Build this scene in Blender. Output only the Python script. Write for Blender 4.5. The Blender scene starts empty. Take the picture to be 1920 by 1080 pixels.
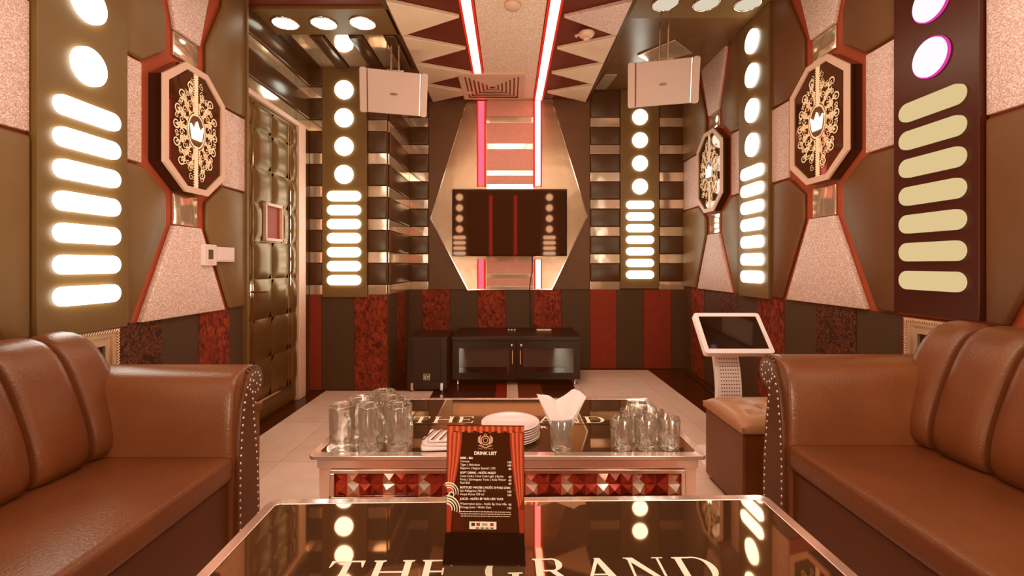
import bpy, bmesh, math, random
from mathutils import Vector, Matrix
random.seed(7)
C = bpy.context.scene.collection
CZ = 1.03            # camera height; wall heights below are written relative to it and lifted by CZ
F = 860.0            # focal length in pixels of a 1920 px wide frame
YB = 4.55            # back wall
XL, XR, XD = -1.60, 1.74, -1.65
HL, HR = 1.64, 1.74  # ceiling heights above the camera
PI = math.pi

# ------------------------------------------------------------------ materials
def srgb(r, g, b):
    f = lambda c: (c/255/12.92) if c/255 <= .04045 else ((c/255+.055)/1.055)**2.4
    return (f(r), f(g), f(b), 1)
def newmat(name):
    m = bpy.data.materials.new(name); m.use_nodes = True
    nt = m.node_tree; b = nt.nodes['Principled BSDF']
    return m, nt, b
def mat(name, col, rough=.5, metal=0, bump=0, bscale=60, var=0, vscale=8, coat=0, trans=0, ior=1.45, emit=None, estr=0, sheen=0, detail=4, spec=None):
    m, nt, b = newmat(name)
    c = srgb(*col)
    b.inputs['Base Color'].default_value = c
    b.inputs['Roughness'].default_value = rough
    b.inputs['Metallic'].default_value = metal
    b.inputs['IOR'].default_value = ior
    if spec is not None: b.inputs['Specular IOR Level'].default_value = spec
    if coat:
        b.inputs['Coat Weight'].default_value = coat; b.inputs['Coat Roughness'].default_value = .04
    if trans: b.inputs['Transmission Weight'].default_value = trans
    if sheen: b.inputs['Sheen Weight'].default_value = sheen
    if emit:
        b.inputs['Emission Color'].default_value = srgb(*emit); b.inputs['Emission Strength'].default_value = estr
    if bump or var:
        tc = nt.nodes.new('ShaderNodeTexCoord')
    if var:
        n = nt.nodes.new('ShaderNodeTexNoise'); n.inputs['Scale'].default_value = vscale; n.inputs['Detail'].default_value = detail
        nt.links.new(tc.outputs['Object'], n.inputs['Vector'])
        mr = nt.nodes.new('ShaderNodeMapRange'); mr.inputs['From Min'].default_value = .3; mr.inputs['From Max'].default_value = .7
        mr.inputs['To Min'].default_value = 1-var; mr.inputs['To Max'].default_value = 1+var
        nt.links.new(n.outputs['Fac'], mr.inputs['Value'])
        vm = nt.nodes.new('ShaderNodeVectorMath'); vm.operation = 'SCALE'; vm.inputs[0].default_value = c[:3]
        nt.links.new(mr.outputs[0], vm.inputs['Scale']); nt.links.new(vm.outputs[0], b.inputs['Base Color'])
    if bump:
        n2 = nt.nodes.new('ShaderNodeTexNoise'); n2.inputs['Scale'].default_value = bscale; n2.inputs['Detail'].default_value = detail
        nt.links.new(tc.outputs['Object'], n2.inputs['Vector'])
        bp = nt.nodes.new('ShaderNodeBump'); bp.inputs['Strength'].default_value = bump; bp.inputs['Distance'].default_value = .01
        nt.links.new(n2.outputs['Fac'], bp.inputs['Height']); nt.links.new(bp.outputs[0], b.inputs['Normal'])
    return m
def ramp_noise(name, stops, scale, kind='noise', rough=.8, distort=0, bump=.3, detail=6, spec=.3, sheen=0, metal=0, stretch=None):
    m, nt, b = newmat(name)
    tc = nt.nodes.new('ShaderNodeTexCoord'); src = tc.outputs['Object']
    if stretch:
        mp = nt.nodes.new('ShaderNodeMapping'); mp.inputs['Scale'].default_value = stretch
        nt.links.new(src, mp.inputs['Vector']); src = mp.outputs[0]
    if kind == 'noise':
        n = nt.nodes.new('ShaderNodeTexNoise'); n.inputs['Distortion'].default_value = distort; n.inputs['Detail'].default_value = detail; out = n.outputs['Fac']
    else:
        n = nt.nodes.new('ShaderNodeTexVoronoi'); out = n.outputs['Color']
    n.inputs['Scale'].default_value = scale
    nt.links.new(src, n.inputs['Vector'])
    r = nt.nodes.new('ShaderNodeValToRGB')
    el = r.color_ramp.elements
    el[0].position = stops[0][0]; el[0].color = srgb(*stops[0][1])
    el[1].position = stops[-1][0]; el[1].color = srgb(*stops[-1][1])
    for p, c in stops[1:-1]:
        e = el.new(p); e.color = srgb(*c)
    nt.links.new(out, r.inputs['Fac']); nt.links.new(r.outputs['Color'], b.inputs['Base Color'])
    b.inputs['Roughness'].default_value = rough; b.inputs['Specular IOR Level'].default_value = spec; b.inputs['Metallic'].default_value = metal
    if sheen: b.inputs['Sheen Weight'].default_value = sheen
    if bump:
        bp = nt.nodes.new('ShaderNodeBump'); bp.inputs['Strength'].default_value = bump; bp.inputs['Distance'].default_value = .005
        nt.links.new(out, bp.inputs['Height']); nt.links.new(bp.outputs[0], b.inputs['Normal'])
    return m
def emis(name, col, s):
    m = bpy.data.materials.new(name); m.use_nodes = True; nt = m.node_tree
    nt.nodes.remove(nt.nodes['Principled BSDF'])
    e = nt.nodes.new('ShaderNodeEmission'); e.inputs['Color'].default_value = (*col, 1); e.inputs['Strength'].default_value = s
    nt.links.new(e.outputs[0], nt.nodes['Material Output'].inputs['Surface'])
    return m
M = {}
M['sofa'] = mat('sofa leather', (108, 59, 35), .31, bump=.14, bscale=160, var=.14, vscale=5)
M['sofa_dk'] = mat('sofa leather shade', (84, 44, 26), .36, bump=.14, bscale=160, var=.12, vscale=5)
M['pad'] = mat('wall leather', (118, 88, 56), .40, bump=.10, bscale=180, var=.08, vscale=6)
M['pad_r'] = mat('wall leather brown', (104, 66, 40), .42, bump=.10, bscale=180, var=.08, vscale=6)
M['pad_dk'] = mat('dark band leather', (68, 46, 26), .30, bump=.05, bscale=120, var=.1, vscale=6)
M['flat_dk'] = mat('dark wall cloth', (92, 60, 36), .6, bump=.08, bscale=200, var=.06)
M['door_lea'] = mat('door leather', (112, 84, 46), .34, .55, bump=.04, bscale=40, var=.1)
M['groove'] = mat('terracotta backing', (176, 78, 52), .6, var=.05)
M['grey'] = mat('wainscot brown cloth', (66, 48, 32), .75, bump=.08, bscale=250)
M['velvet'] = ramp_noise('crushed red velvet', [(.36, (66, 14, 6)), (.5, (122, 38, 20)), (.66, (150, 60, 36))], 26, distort=1.2, rough=.8, bump=.4, stretch=(1, 1, .75))
M['velvet_flat'] = mat('red velvet', (134, 38, 20), .8, var=.12, vscale=20)
M['floral'] = ramp_noise('floral brocade', [(.44, (36, 14, 8)), (.5, (70, 30, 18)), (.56, (128, 72, 48)), (.62, (50, 18, 10))], 22, distort=3.0, rough=.6, bump=.3, detail=2)
M['glit'] = ramp_noise('pale glitter sheet', [(.15, (196, 150, 138)), (.55, (222, 180, 166)), (.85, (252, 228, 216))], 300, kind='vor', rough=.45, bump=.5, spec=.5)
M['glit_fine'] = ramp_noise('pale glitter', [(.15, (224, 186, 164)), (.55, (238, 204, 182)), (.9, (255, 236, 215))], 150, kind='vor', rough=.5, bump=.3, spec=.4)
M['tan'] = mat('tan ceiling panel', (240, 206, 178), .55, var=.04, bump=.05)
M['ceil_dk'] = mat('dark red ceiling', (96, 26, 12), .5, var=.1)
M['ceil_lea'] = mat('dark glossy ceiling', (66, 46, 28), .22, var=.1)
M['mirror'] = mat('mirror', (236, 208, 182), .10, .72, bump=.10, bscale=9, detail=1)
M['hexmir'] = mat('bronze foil mirror', (168, 132, 108), .26, .8, bump=.3, bscale=5, detail=2)
M['chrome'] = mat('chrome', (235, 215, 200), .12, 1)
M['pinkchrome'] = mat('rose chrome', (248, 210, 196), .16, .8)
M['brush'] = mat('polished table steel', (248, 198, 180), .14, .6, bump=.12, bscale=7, detail=1)
M['board'] = mat('lamp board with glow tone', (110, 82, 46), .42, var=.05)  # black board lifted to golden brown, the lamps' glow put into its colour
M['blackgl'] = mat('black gloss', (14, 8, 6), .06, coat=.6)
M['glassblk'] = mat('black glass table top', (150, 112, 84), .03, .88)
M['black'] = mat('black painted wood', (19, 10, 7), .36)
M['spk'] = mat('ivory speaker shell', (196, 160, 146), .4)
M['kwhite'] = mat('white kiosk shell', (255, 232, 224), .3)
M['grille'] = mat('speaker grille cloth', (36, 28, 18), .7, bump=.3, bscale=500)
M['white'] = mat('white plastic', (226, 188, 172), .35)
M['whitecer'] = mat('white ceramic', (236, 208, 200), .2, coat=.3)
M['cloth'] = mat('white napkin cloth', (240, 212, 202), .8, bump=.1, bscale=200)
M['offw'] = mat('ivory paint', (222, 178, 156), .4)
M['print'] = mat('cream lettering', (236, 218, 190), .5)
M['steel'] = mat('cutlery steel', (215, 150, 140), .15, 1)
def glassmat():
    m = bpy.data.materials.new('clear glass'); m.use_nodes = True; nt = m.node_tree; nt.nodes.remove(nt.nodes['Principled BSDF'])
    g = nt.nodes.new('ShaderNodeBsdfGlass'); g.inputs['IOR'].default_value = 1.42; g.inputs['Roughness'].default_value = 0; g.inputs['Color'].default_value = (1, .98, .95, 1)
    t = nt.nodes.new('ShaderNodeBsdfTransparent'); d = nt.nodes.new('ShaderNodeBsdfDiffuse'); d.inputs['Color'].default_value = (.95, .85, .78, 1)
    a = nt.nodes.new('ShaderNodeMixShader'); a.inputs[0].default_value = .55; b = nt.nodes.new('ShaderNodeMixShader'); b.inputs[0].default_value = .03
    nt.links.new(g.outputs[0], a.inputs[1]); nt.links.new(t.outputs[0], a.inputs[2]); nt.links.new(a.outputs[0], b.inputs[1]); nt.links.new(d.outputs[0], b.inputs[2])
    gl = nt.nodes.new('ShaderNodeBsdfGlossy'); gl.inputs['Roughness'].default_value = .04; c = nt.nodes.new('ShaderNodeMixShader'); c.inputs[0].default_value = .07
    nt.links.new(b.outputs[0], c.inputs[1]); nt.links.new(gl.outputs[0], c.inputs[2])
    nt.links.new(c.outputs[0], nt.nodes['Material Output'].inputs['Surface']); return m
M['glass'] = glassmat()
M['smoke'] = mat('smoked mirror glass', (96, 66, 48), .04, .85)
M['tvglass'] = mat('television screen', (96, 66, 50), .035, .8)
M['dark_in'] = mat('dark interior', (20, 8, 5), .5)
M['redin'] = mat('red room beyond', (150, 60, 45), .6)
M['card'] = mat('brown card', (58, 26, 14), .12, coat=.6)
M['curtr'] = ramp_noise('printed red curtain', [(.3, (170, 44, 24)), (.5, (214, 80, 56)), (.7, (236, 128, 100))], 90, rough=.3, bump=0, detail=0, stretch=(1, .02, .02))
M['red'] = mat('red', (190, 30, 30), .5)
M['gold'] = mat('carved silver gilt', (228, 190, 160), .3, .6)
M['cable'] = mat('black cable', (22, 14, 10), .5)
M['tileflr'] = None
M['board_r'] = mat('dark red lamp board', (60, 18, 12), .3, var=.05)
M['E_white'] = emis('lamp white', (1, .95, .89), 7.5)
M['E_colw'] = emis('lamp white far', (1, .95, .89), 7.0)
M['E_dim'] = emis('lamp dim cream', (.78, .58, .32), .95)
M['E_lila'] = emis('lamp lilac white', (.86, .78, .95), 1.25)
M['E_mag'] = emis('magenta ring glow', (.6, .04, .30), 1.3)
M['E_dl'] = emis('downlight white', (1, .95, .88), 6)
M['E_dl2'] = emis('downlight cream', (1, .86, .7), .72)
M['E_neon'] = emis('neon hot pink white', (1, .36, .34), 8)
M['E_neonp'] = emis('neon pink', (1, .26, .36), 5)
M['E_neonm'] = emis('neon deep pink', (1, .07, .12), 2.6)
M['E_rail'] = emis('neon red edge', (1, .05, .03), .75)
M['E_crown'] = emis('crown lamp', (1, .88, .68), 16)
M['E_orn'] = mat('ornament', (240, 210, 175), .4, emit=(240, 200, 155), estr=.22)
for k, (c, r) in {'j1': ((120, 14, 10), .12), 'j2': ((190, 60, 45), .12), 'j3': ((235, 160, 135), .1), 'j4': ((250, 225, 205), .1)}.items():
    M[k] = mat('jewel facet ' + k, c, r, .35)
def floor_mat(name, c1, c2, grout, sx, sy, rough, var=.06):
    m, nt, b = newmat(name)
    tc = nt.nodes.new('ShaderNodeTexCoord')
    br = nt.nodes.new('ShaderNodeTexBrick'); br.offset = 0; br.inputs['Scale'].default_value = 1
    br.inputs['Brick Width'].default_value = sx; br.inputs['Row Height'].default_value = sy; br.inputs['Mortar Size'].default_value = .0018
    br.inputs['Mortar Smooth'].default_value = .2
    br.inputs['Color1'].default_value = srgb(*c1); br.inputs['Color2'].default_value = srgb(*c2); br.inputs['Mortar'].default_value = srgb(*grout)
    nt.links.new(tc.outputs['Object'], br.inputs['Vector'])
    n = nt.nodes.new('ShaderNodeTexNoise'); n.inputs['Scale'].default_value = 7; n.inputs['Detail'].default_value = 8; n.inputs['Distortion'].default_value = 1
    nt.links.new(tc.outputs['Object'], n.inputs['Vector'])
    mr = nt.nodes.new('ShaderNodeMapRange'); mr.inputs['From Min'].default_value = .3; mr.inputs['From Max'].default_value = .7
    mr.inputs['To Min'].default_value = 1-var; mr.inputs['To Max'].default_value = 1+var
    nt.links.new(n.outputs['Fac'], mr.inputs['Value'])
    vm = nt.nodes.new('ShaderNodeVectorMath'); vm.operation = 'SCALE'
    nt.links.new(br.outputs['Color'], vm.inputs[0]); nt.links.new(mr.outputs[0], vm.inputs['Scale'])
    nt.links.new(vm.outputs[0], b.inputs['Base Color']); b.inputs['Roughness'].default_value = rough
    return m
M['marble'] = floor_mat('pale marble tile', (230, 192, 174), (222, 182, 164), (180, 130, 110), .6, .6, .28)
M['darktile'] = floor_mat('dark polished tile', (58, 20, 10), (50, 18, 8), (30, 8, 4), .6, .6, .2, .15)

# ------------------------------------------------------------------ mesh helpers
class MB:
    """collects faces; T maps local points to object space"""
    def __init__(s): s.v = []; s.f = []; s.m = []; s.mats = []
    def mi(s, m):
        if m is None: return 0
        if m not in s.mats: s.mats.append(m)
        return s.mats.index(m)
    def add(s, vs, fs, T=None, m=None):
        o = len(s.v); k = s.mi(m)
        for p in vs:
            s.v.append(tuple(T(*p)) if T else tuple(p))
        for f in fs:
            s.f.append([i+o for i in f]); s.m.append(k)
        return s
    def box(s, x0, x1, y0, y1, z0, z1, T=None, m=None):
        vs = [(x0,y0,z0),(x1,y0,z0),(x1,y1,z0),(x0,y1,z0),(x0,y0,z1),(x1,y0,z1),(x1,y1,z1),(x0,y1,z1)]
        return s.add(vs, [(0,3,2,1),(4,5,6,7),(0,1,5,4),(1,2,6,5),(2,3,7,6),(3,0,4,7)], T, m)
    def prism(s, poly, d0, d1, T=None, m=None):
        """poly in (u,w); T(u,w,d)"""
        n = len(poly)
        vs = [(p[0], p[1], d0) for p in poly] + [(p[0], p[1], d1) for p in poly]
        fs = [tuple(range(n)), tuple(range(2*n-1, n-1, -1))] + [(i, (i+1) % n, n+(i+1) % n, n+i) for i in range(n)]
        return s.add(vs, fs, T, m)
    def ribbon(s, pts, widths, d=0, T=None, m=None):
        """flat band in (u,w) at depth d"""
        vs = []; n = len(pts)
        for i, p in enumerate(pts):
            a = pts[max(i-1, 0)]; b = pts[min(i+1, n-1)]
            dx, dy = b[0]-a[0], b[1]-a[1]; L = math.hypot(dx, dy) or 1
            w = (widths[i] if isinstance(widths, (list, tuple)) else widths)/2
            vs += [(p[0]-dy/L*w, p[1]+dx/L*w, d), (p[0]+dy/L*w, p[1]-dx/L*w, d)]
        return s.add(vs, [(2*i, 2*i+1, 2*i+3, 2*i+2) for i in range(n-1)], T, m)
    def tube(s, pts, r, n=8, T=None, m=None, cap=True):
        pts = [Vector(p) for p in pts]; vs = []; fs = []; N = len(pts)
        prev = None
        for i, p in enumerate(pts):
            t = (pts[min(i+1, N-1)] - pts[max(i-1, 0)]).normalized()
            up = Vector((0, 0, 1)) if abs(t.z) < .9 else Vector((1, 0, 0))
            if prev is None: a = t.cross(up).normalized()
            else:
                a = prev - t*prev.dot(t); a.normalize()
            prev = a; b = t.cross(a)
            rr = r[i] if isinstance(r, (list, tuple)) else r
            for k in range(n):
                th = 2*PI*k/n; q = p + a*math.cos(th)*rr + b*math.sin(th)*rr; vs.append(tuple(q))
        for i in range(N-1):
            for k in range(n):
                fs.append((i*n+k, i*n+(k+1) % n, (i+1)*n+(k+1) % n, (i+1)*n+k))
        if cap: fs += [tuple(range(n-1, -1, -1)), tuple(range((N-1)*n, N*n))]
        return s.add(vs, fs, T, m)
    def lathe(s, prof, n=32, T=None, m=None, closed=False, rmod=None):
        vs = []; fs = []; N = len(prof)
        for (r, z) in prof:
            for k in range(n):
                th = 2*PI*k/n; rr = r*(rmod(th, z) if rmod else 1); vs.append((rr*math.cos(th), rr*math.sin(th), z))
        R = N if closed else N-1
        for i in range(R):
            j = (i+1) % N
            for k in range(n):
                fs.append((i*n+k, i*n+(k+1) % n, j*n+(k+1) % n, j*n+k))
        if not closed:
            fs += [tuple(range(n-1, -1, -1)), tuple(range((N-1)*n, N*n))]
        return s.add(vs, fs, T, m)
    def build(s, name, m=None, parent=None, bevel=0, seg=2, smooth=None, loc=None, hard=True, sub=0, weld=True):
        me = bpy.data.meshes.new(name)
        off = Vector(loc) if loc else None
        vs = [tuple(Vector(v)-off) for v in s.v] if off else s.v
        me.from_pydata(vs, [], s.f)
        if s.mats and None not in s.mats:
            for x in s.mats: me.materials.append(x)
            me.polygons.foreach_set('material_index', s.m)
        elif m: me.materials.append(m)
        bm = bmesh.new(); bm.from_mesh(me)
        if weld: bmesh.ops.remove_doubles(bm, verts=bm.verts, dist=1e-6)
        bmesh.ops.recalc_face_normals(bm, faces=bm.faces)
        bm.to_mesh(me); bm.free()
        if smooth is None: smooth = bool(bevel) or bool(sub)
        if smooth: me.polygons.foreach_set('use_smooth', [True]*len(me.polygons))
        o = bpy.data.objects.new(name, me); C.objects.link(o)
        if loc: o.location = loc
        if parent is not None: o.parent = parent
        if bevel:
            b = o.modifiers.new('b', 'BEVEL'); b.width = bevel; b.segments = seg; b.limit_method = 'ANGLE'; b.angle_limit = math.radians(35); b.harden_normals = hard
        if sub:
            b = o.modifiers.new('s', 'SUBSURF'); b.levels = sub; b.render_levels = sub
        return o
def smooth_by_angle(o, deg=40):
    me = o.data
    me.polygons.foreach_set('use_smooth', [True]*len(me.polygons))
    try: me.set_sharp_from_angle(angle=math.radians(deg))
    except Exception: pass
    return o
def thing(name, label, cat, loc=(0, 0, 0), rz=0, group=None, kind=None):
    o = bpy.data.objects.new(name, None); C.objects.link(o); o.location = loc; o.rotation_euler = (0, 0, rz)
    o.empty_display_size = .1
    tag(o, label, cat, group, kind); return o
def tag(o, label=None, cat=None, group=None, kind=None):
    if label: o['label'] = label
    if cat: o['category'] = cat
    if group: o['group'] = group
    if kind: o['kind'] = kind
    return o
def dup(root, loc, rz=0, label=None, group=None):
    r = root.copy(); C.objects.link(r); r.location = loc; r.rotation_euler = (0, 0, rz)
    if label: r['label'] = label
    if group: r['group'] = group
    for ch in list(root.children):
        c = ch.copy(); C.objects.link(c); c.parent = r
        for g in ch.children:
            d = g.copy(); C.objects.link(d); d.parent = c
    return r
def circ(cu, cw, r, n=40, rw=None):
    rw = rw or r
    return [(cu+r*math.cos(2*PI*k/n), cw+rw*math.sin(2*PI*k/n)) for k in range(n)]
def pill(cu, cw, L, h, n=12):
    r = h/2; x = L/2-r; P = []
    for k in range(n+1): a = -PI/2+PI*k/n; P.append((cu+x+r*math.cos(a), cw+r*math.sin(a)))
    for k in range(n+1): a = PI/2+PI*k/n; P.append((cu-x+r*math.cos(a), cw+r*math.sin(a)))
    return P
def rrect(x0, x1, y0, y1, r, n=5):
    P = []
    for cx, cy, a0 in ((x1-r, y0+r, -PI/2), (x1-r, y1-r, 0), (x0+r, y1-r, PI/2), (x0+r, y0+r, PI)):
        for k in range(n+1):
            a = a0+PI/2*k/n; P.append((cx+r*math.cos(a), cy+r*math.sin(a)))
    return P
def text_geo(txt, size, align='LEFT', bold=0, spacing=1):
    cu = bpy.data.curves.new('t', 'FONT'); cu.body = txt; cu.size = size; cu.align_x = align; cu.offset = bold; cu.space_character = spacing
    cu.resolution_u = 3
    ob = bpy.data.objects.new('t', cu); C.objects.link(ob)
    bpy.context.view_layer.update()
    dg = bpy.context.evaluated_depsgraph_get()
    me = bpy.data.meshes.new_from_object(ob.evaluated_get(dg))
    vs = [tuple(v.co) for v in me.vertices]; fs = [tuple(p.vertices) for p in me.polygons]
    bpy.data.objects.remove(ob); bpy.data.curves.remove(cu); bpy.data.meshes.remove(me)
    return vs, fs
TL = lambda y, z, d: (XL+d, y, z+CZ)          # on the left wall: along, height above camera, out of the wall
TR = lambda y, z, d: (XR-d, y, z+CZ)
TB = lambda x, z, d: (x, YB-d, z+CZ)
TD = lambda y, z, d: (XD+d, y, z+CZ)
YCB = 3.77                                     # front of the box column in the left corner
XCB = -1.0
TC = lambda x, z, d: (x, YCB-d, z+CZ)
TS = lambda y, z, d: (XCB+d, y, z+CZ)

# ------------------------------------------------------------------ shell
YR = -1.05
def struct(name, mb, m=None, parent=None, **k):
    o = mb.build(name, m, parent, **k)
    if parent is None: o['kind'] = 'structure'
    return o
fl = struct('floor', MB().box(-1.7, 1.8, YR, 4.6, -.06, 0), M['darktile'])
struct('pale_tile', MB().box(-1.5, -.62, -.5, YCB-.02, 0, .002), M['marble'], fl)
struct('pale_tile', MB().box(.55, 1.36, -.5, 4.50, 0, .002), M['marble'], fl)
struct('pale_tile', MB().box(-.62, .55, -.5, 3.2, 0, .002), M['marble'], fl)
struct('red_stripe', MB().box(-.11, -.02, 3.2, 4.5, 0, .002), mat('red tile', (132, 30, 18), .25), fl)
struct('white_stripe', MB().box(-.02, .07, 3.2, 4.5, 0, .002), M['marble'], fl)
struct('brown_stripe', MB().box(.07, .27, 3.2, 4.5, 0, .002), mat('brown tile', (110, 50, 30), .25), fl)
w_l = struct('wall_left', MB().box(XL-.05, XL, YR, 2.75, 0, CZ+HL), M['groove'])
w_dr = struct('wall_door', MB().box(XD-.05, XD, 2.75, YCB+.8, 0, CZ+HL), M['flat_dk'])
w_r = struct('wall_right', MB().box(XR, XR+.05, YR, YB+.05, 0, CZ+HR), M['groove'])
w_b = struct('wall_back', MB().box(-1.7, XR+.05, YB, YB+.05, 0, CZ+HR), M['flat_dk'])
w_c = struct('wall_column', MB().box(XD, XCB, YCB, YB, 0, CZ+HL), M['flat_dk'])
w_n = struct('wall_rear', MB().box(-1.7, XR+.05, YR-.05, YR, 0, CZ+HR), M['pad_r'])
cl = struct('ceiling', MB().box(-1.7, .767, YR, YB+.05, CZ+HL, CZ+HL+.16).box(.767, XR+.05, YR, YB+.05, CZ+HR, CZ+HR+.06), M['ceil_dk'])

# wainscot: alternating cloth and velvet strips
ZW = -.243
def strips(parent, T, bounds, kinds, zt):
    for (a, b), k in zip(zip(bounds[:-1], bounds[1:]), kinds):
        m = {'d': M['grey'], 'r': M['velvet'], 'f': M['floral'], 'v': M['velvet_flat']}[k]
        nm = {'d': 'cloth_strip', 'r': 'velvet_strip', 'f': 'brocade_strip', 'v': 'velvet_strip'}[k]
        t = .012 if k != 'd' else .008
        MB().box(min(a, b)+.001, max(a, b)-.001, -CZ+.004, zt, .0005, t, T).build(nm, m, parent, bevel=.004, seg=2)
strips(w_b, TB, [-1.0, -.862, -.593, -.312, -.037, .243, .513, .80, 1.06, 1.33, 1.60, 1.73], 'drdrdrdvdvd', ZW)
strips(w_c, TC, [-1.65, -1.544, -1.272, -1.0], 'vdr', ZW)
strips(w_c, TS, [3.77, 4.08, 4.36, 4.53], 'drd', ZW)
lb = [2.75, 2.606, 2.352, 2.10, 1.864, 1.6, 1.35, 1.1, .85, .6, .35, .1, -.15]
strips(w_l, TL, lb, 'drdfdrdrdrdr', -.245)
rb = [4.53, 4.36, 4.077, 3.788, 3.48, 3.197, 2.889, 2.59, 2.29, 2.02, 1.74, 1.46, 1.18, .9, .6, .3, 0]
strips(w_r, TR, rb, 'drdfdrdfdvdrdrdr', -.218)

# back-wall bands of mirror between dark padded leather
BZ = [1.413, 1.143, .873, .603, .333, .063, -.207]
def bands(parent, T, a, b, top, zb, lea=True):
    for z in BZ:
        z0, z1 = max(z-.045, zb), z+.045
        if z0 > top: continue
        MB().box(a+.002, b-.002, z0, min(z1, top), .001, .012, T).build('mirror_strip', M['mirror'], parent, bevel=.003, seg=1)
    zs = [top+.0] + [z for z in BZ]
    if not lea: return
    prev = top
    for z in BZ:
        hi, lo = prev, z+.047
        if hi-lo > .03:
            MB().box(a+.002, b-.002, lo, hi-.002, .001, .024, T).build('leather_pad', M['pad_dk'], parent, bevel=.012, seg=3, hard=False)
        prev = z-.047
bands(w_b, TB, -.99, -.80, HL, ZW)
bands(w_b, TB, .80, 1.095, HR, ZW)
bands(w_b, TB, 1.485, 1.735, HR, ZW)
bands(w_c, TC, -1.64, -1.527, HL, ZW)
bands(w_c, TC, -1.160, -1.003, HL, ZW)
bands(w_c, TS, 3.775, 4.545, HL, ZW)
MB().box(-.795, .795, ZW, HL-.001, .001, .02, TB).build('leather_field', M['flat_dk'], w_b, bevel=.004)
# bands carried along over the door
for z in BZ[:2]:
    MB().box(2.76, 3.765, z-.045, z+.045, .001, .014, TD).build('mirror_strip', M['mirror'], w_dr, bevel=.003, seg=1)
for lo, hi in ((1.46, 1.638), (1.19, 1.366)):
    MB().box(2.76, 3.765, lo, hi, .001, .03, TD).build('leather_pad', M['ceil_lea'], w_dr, bevel=.014, seg=3, hard=False)

# ------------------------------------------------------------------ ceiling
def TCe(x, y, d, h=HL): return (x, y, CZ+h-d)
cb = MB().box(-1.64, -.757, 3.21, YCB+.0, 0, .012, lambda x, y, d: TCe(x, y, d)); cb.build('ceiling_panel', M['ceil_lea'], cl)
MB().box(-1.64, -.757, 2.885, 3.21, 0, .03, TCe).build('lamp_soffit', M['board'], cl, bevel=.004)
MB().box(-1.64, -.757, 1.9, 2.885, 0, .01, TCe).build('ceiling_panel', M['ceil_dk'], cl)
for a, b in ((-1.54, -1.41), (-1.30, -1.137), (-1.027, -.89)):
    MB().box(a, b, 3.215, 3.765, .012, .022, TCe).build('mirror_strip', M['mirror'], cl)
for a, b in ((-1.41, -1.30), (-1.137, -1.027), (-.89, -.80)):
    MB().box(a+.004, b-.004, 3.215, 3.765, .012, .045, TCe).build('leather_pad', M['ceil_lea'], cl, bevel=.018, seg=3, hard=False)
TH = lambda x, y, d: (x, y, CZ+HR-d)
MB().box(.77, 1.735, 2.80, 3.215, 0, .012, TH).build('lamp_soffit', M['board'], cl, bevel=.004)
MB().box(.77, 1.735, 3.22, YB-.005, 0, .008, TH).build('ceiling_panel', mat('brown gloss ceiling', (100, 70, 44), .25, var=.1), cl)
MB().box(.77, 1.735, 1.5, 2.795, 0, .008, TH).build('ceiling_panel', M['ceil_lea'], cl)
MB().prism([(1.05, 3.77), (1.265, 3.51), (1.49, 3.73), (1.224, 3.93)], .008, .02, TH).build('mirror_tile', M['mirror'], cl, bevel=.004)
MB().prism([(.83, 4.5), (.86, 4.15), (.98, 4.15), (.95, 4.5)], .008, .02, TH).build('mirror_tile', M['mirror'], cl, bevel=.004)
# middle strip, zigzag triangles
MB().box(-.215, .232, 1.2, YB-.02, .0, .008, TCe).build('ceiling_panel', M['glit_fine'], cl)
for sx in (-1, 1):
    e = .757*sx; ap = -.325 if sx < 0 else .355
    for k in range(-3, 4):
        y0 = 3.24+.4365*k; y1 = y0+.4365
        tri = [(e, y0+.004), (ap, (y0+y1)/2-.03), (e, y1-.004)]
        MB().prism(tri, .001, .028, TCe).build('triangle_panel', M['tan'] if not (sx > 0 and k == -1) else M['glit'], cl, bevel=.004, seg=2)
# edge rail along the zigzag field
for e in (-.772, .765):
    MB().box(e-.012, e+.012, 1.5, YB-.01, 0, .03, TCe).build('edge_rail', M['pad_dk'], cl, bevel=.003)
# neon tubes
def neon(name, label, x0, x1, T, a, b, hot, split=None):
    """trough from a to b along the second axis"""
    t = thing(name, label, 'neon light', T((x0+x1)/2, (a+b)/2, 0), 0, 'neon strips down the middle of the room')
    L = t.location
    w = x1-x0; r = w*.16
    for p, q in ((x0, x0+r), (x1-r, x1)):
        MB().box(p, q, a, b, .0, .022, T).build('rail', M['E_rail'], t, loc=None, bevel=0).location = -L
    core = MB().box(x0+r, x1-r, a+.004, b-.004, .002, .016, T).build('tube', hot, t); core.location = -L
    return t
TCn = lambda x, y, d: TCe(x, y, d+.0)
neon('neon_light', 'hot pink neon strip on the ceiling running into the air vent', -.312, -.222, TCn, 1.3, 4.02, M['E_neon'])
neon('neon_light', 'hot pink neon strip on the ceiling right of the air vent', .240, .332, TCn, 1.3, YB-.03, M['E_neon'])
TBn = lambda x, z, d: TB(x, z, d+.041)
neon('neon_light', 'deep red neon strip on the back wall, from the vent down to the television', -.318, -.232, TBn, .775, HL-.03, M['E_neonm'])
neon('neon_light', 'white and pink neon strip on the back wall, above the right of the television', .238, .318, TBn, .775, HL-.03, M['E_neonp'])
neon('neon_light', 'red neon strip up the rear wall, mirrored as a line in the television', -.44, -.36, lambda u, z, d: (u, YR+.002+d, z+CZ), .0, 1.5, M['E_neonm'])
neon('neon_light', 'red neon strip up the rear wall, mirrored right of the first line in the television', .09, .17, lambda u, z, d: (u, YR+.002+d, z+CZ), .0, 1.5, M['E_neonm'])
neon('neon_light', 'short red neon strip below the left half of the television', -.314, -.238, TBn, -.235, .055, M['E_neonm'])
neon('neon_light', 'short white and pink neon strip below the right half of the television', .246, .318, TBn, -.235, .055, M['E_neon'])
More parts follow.
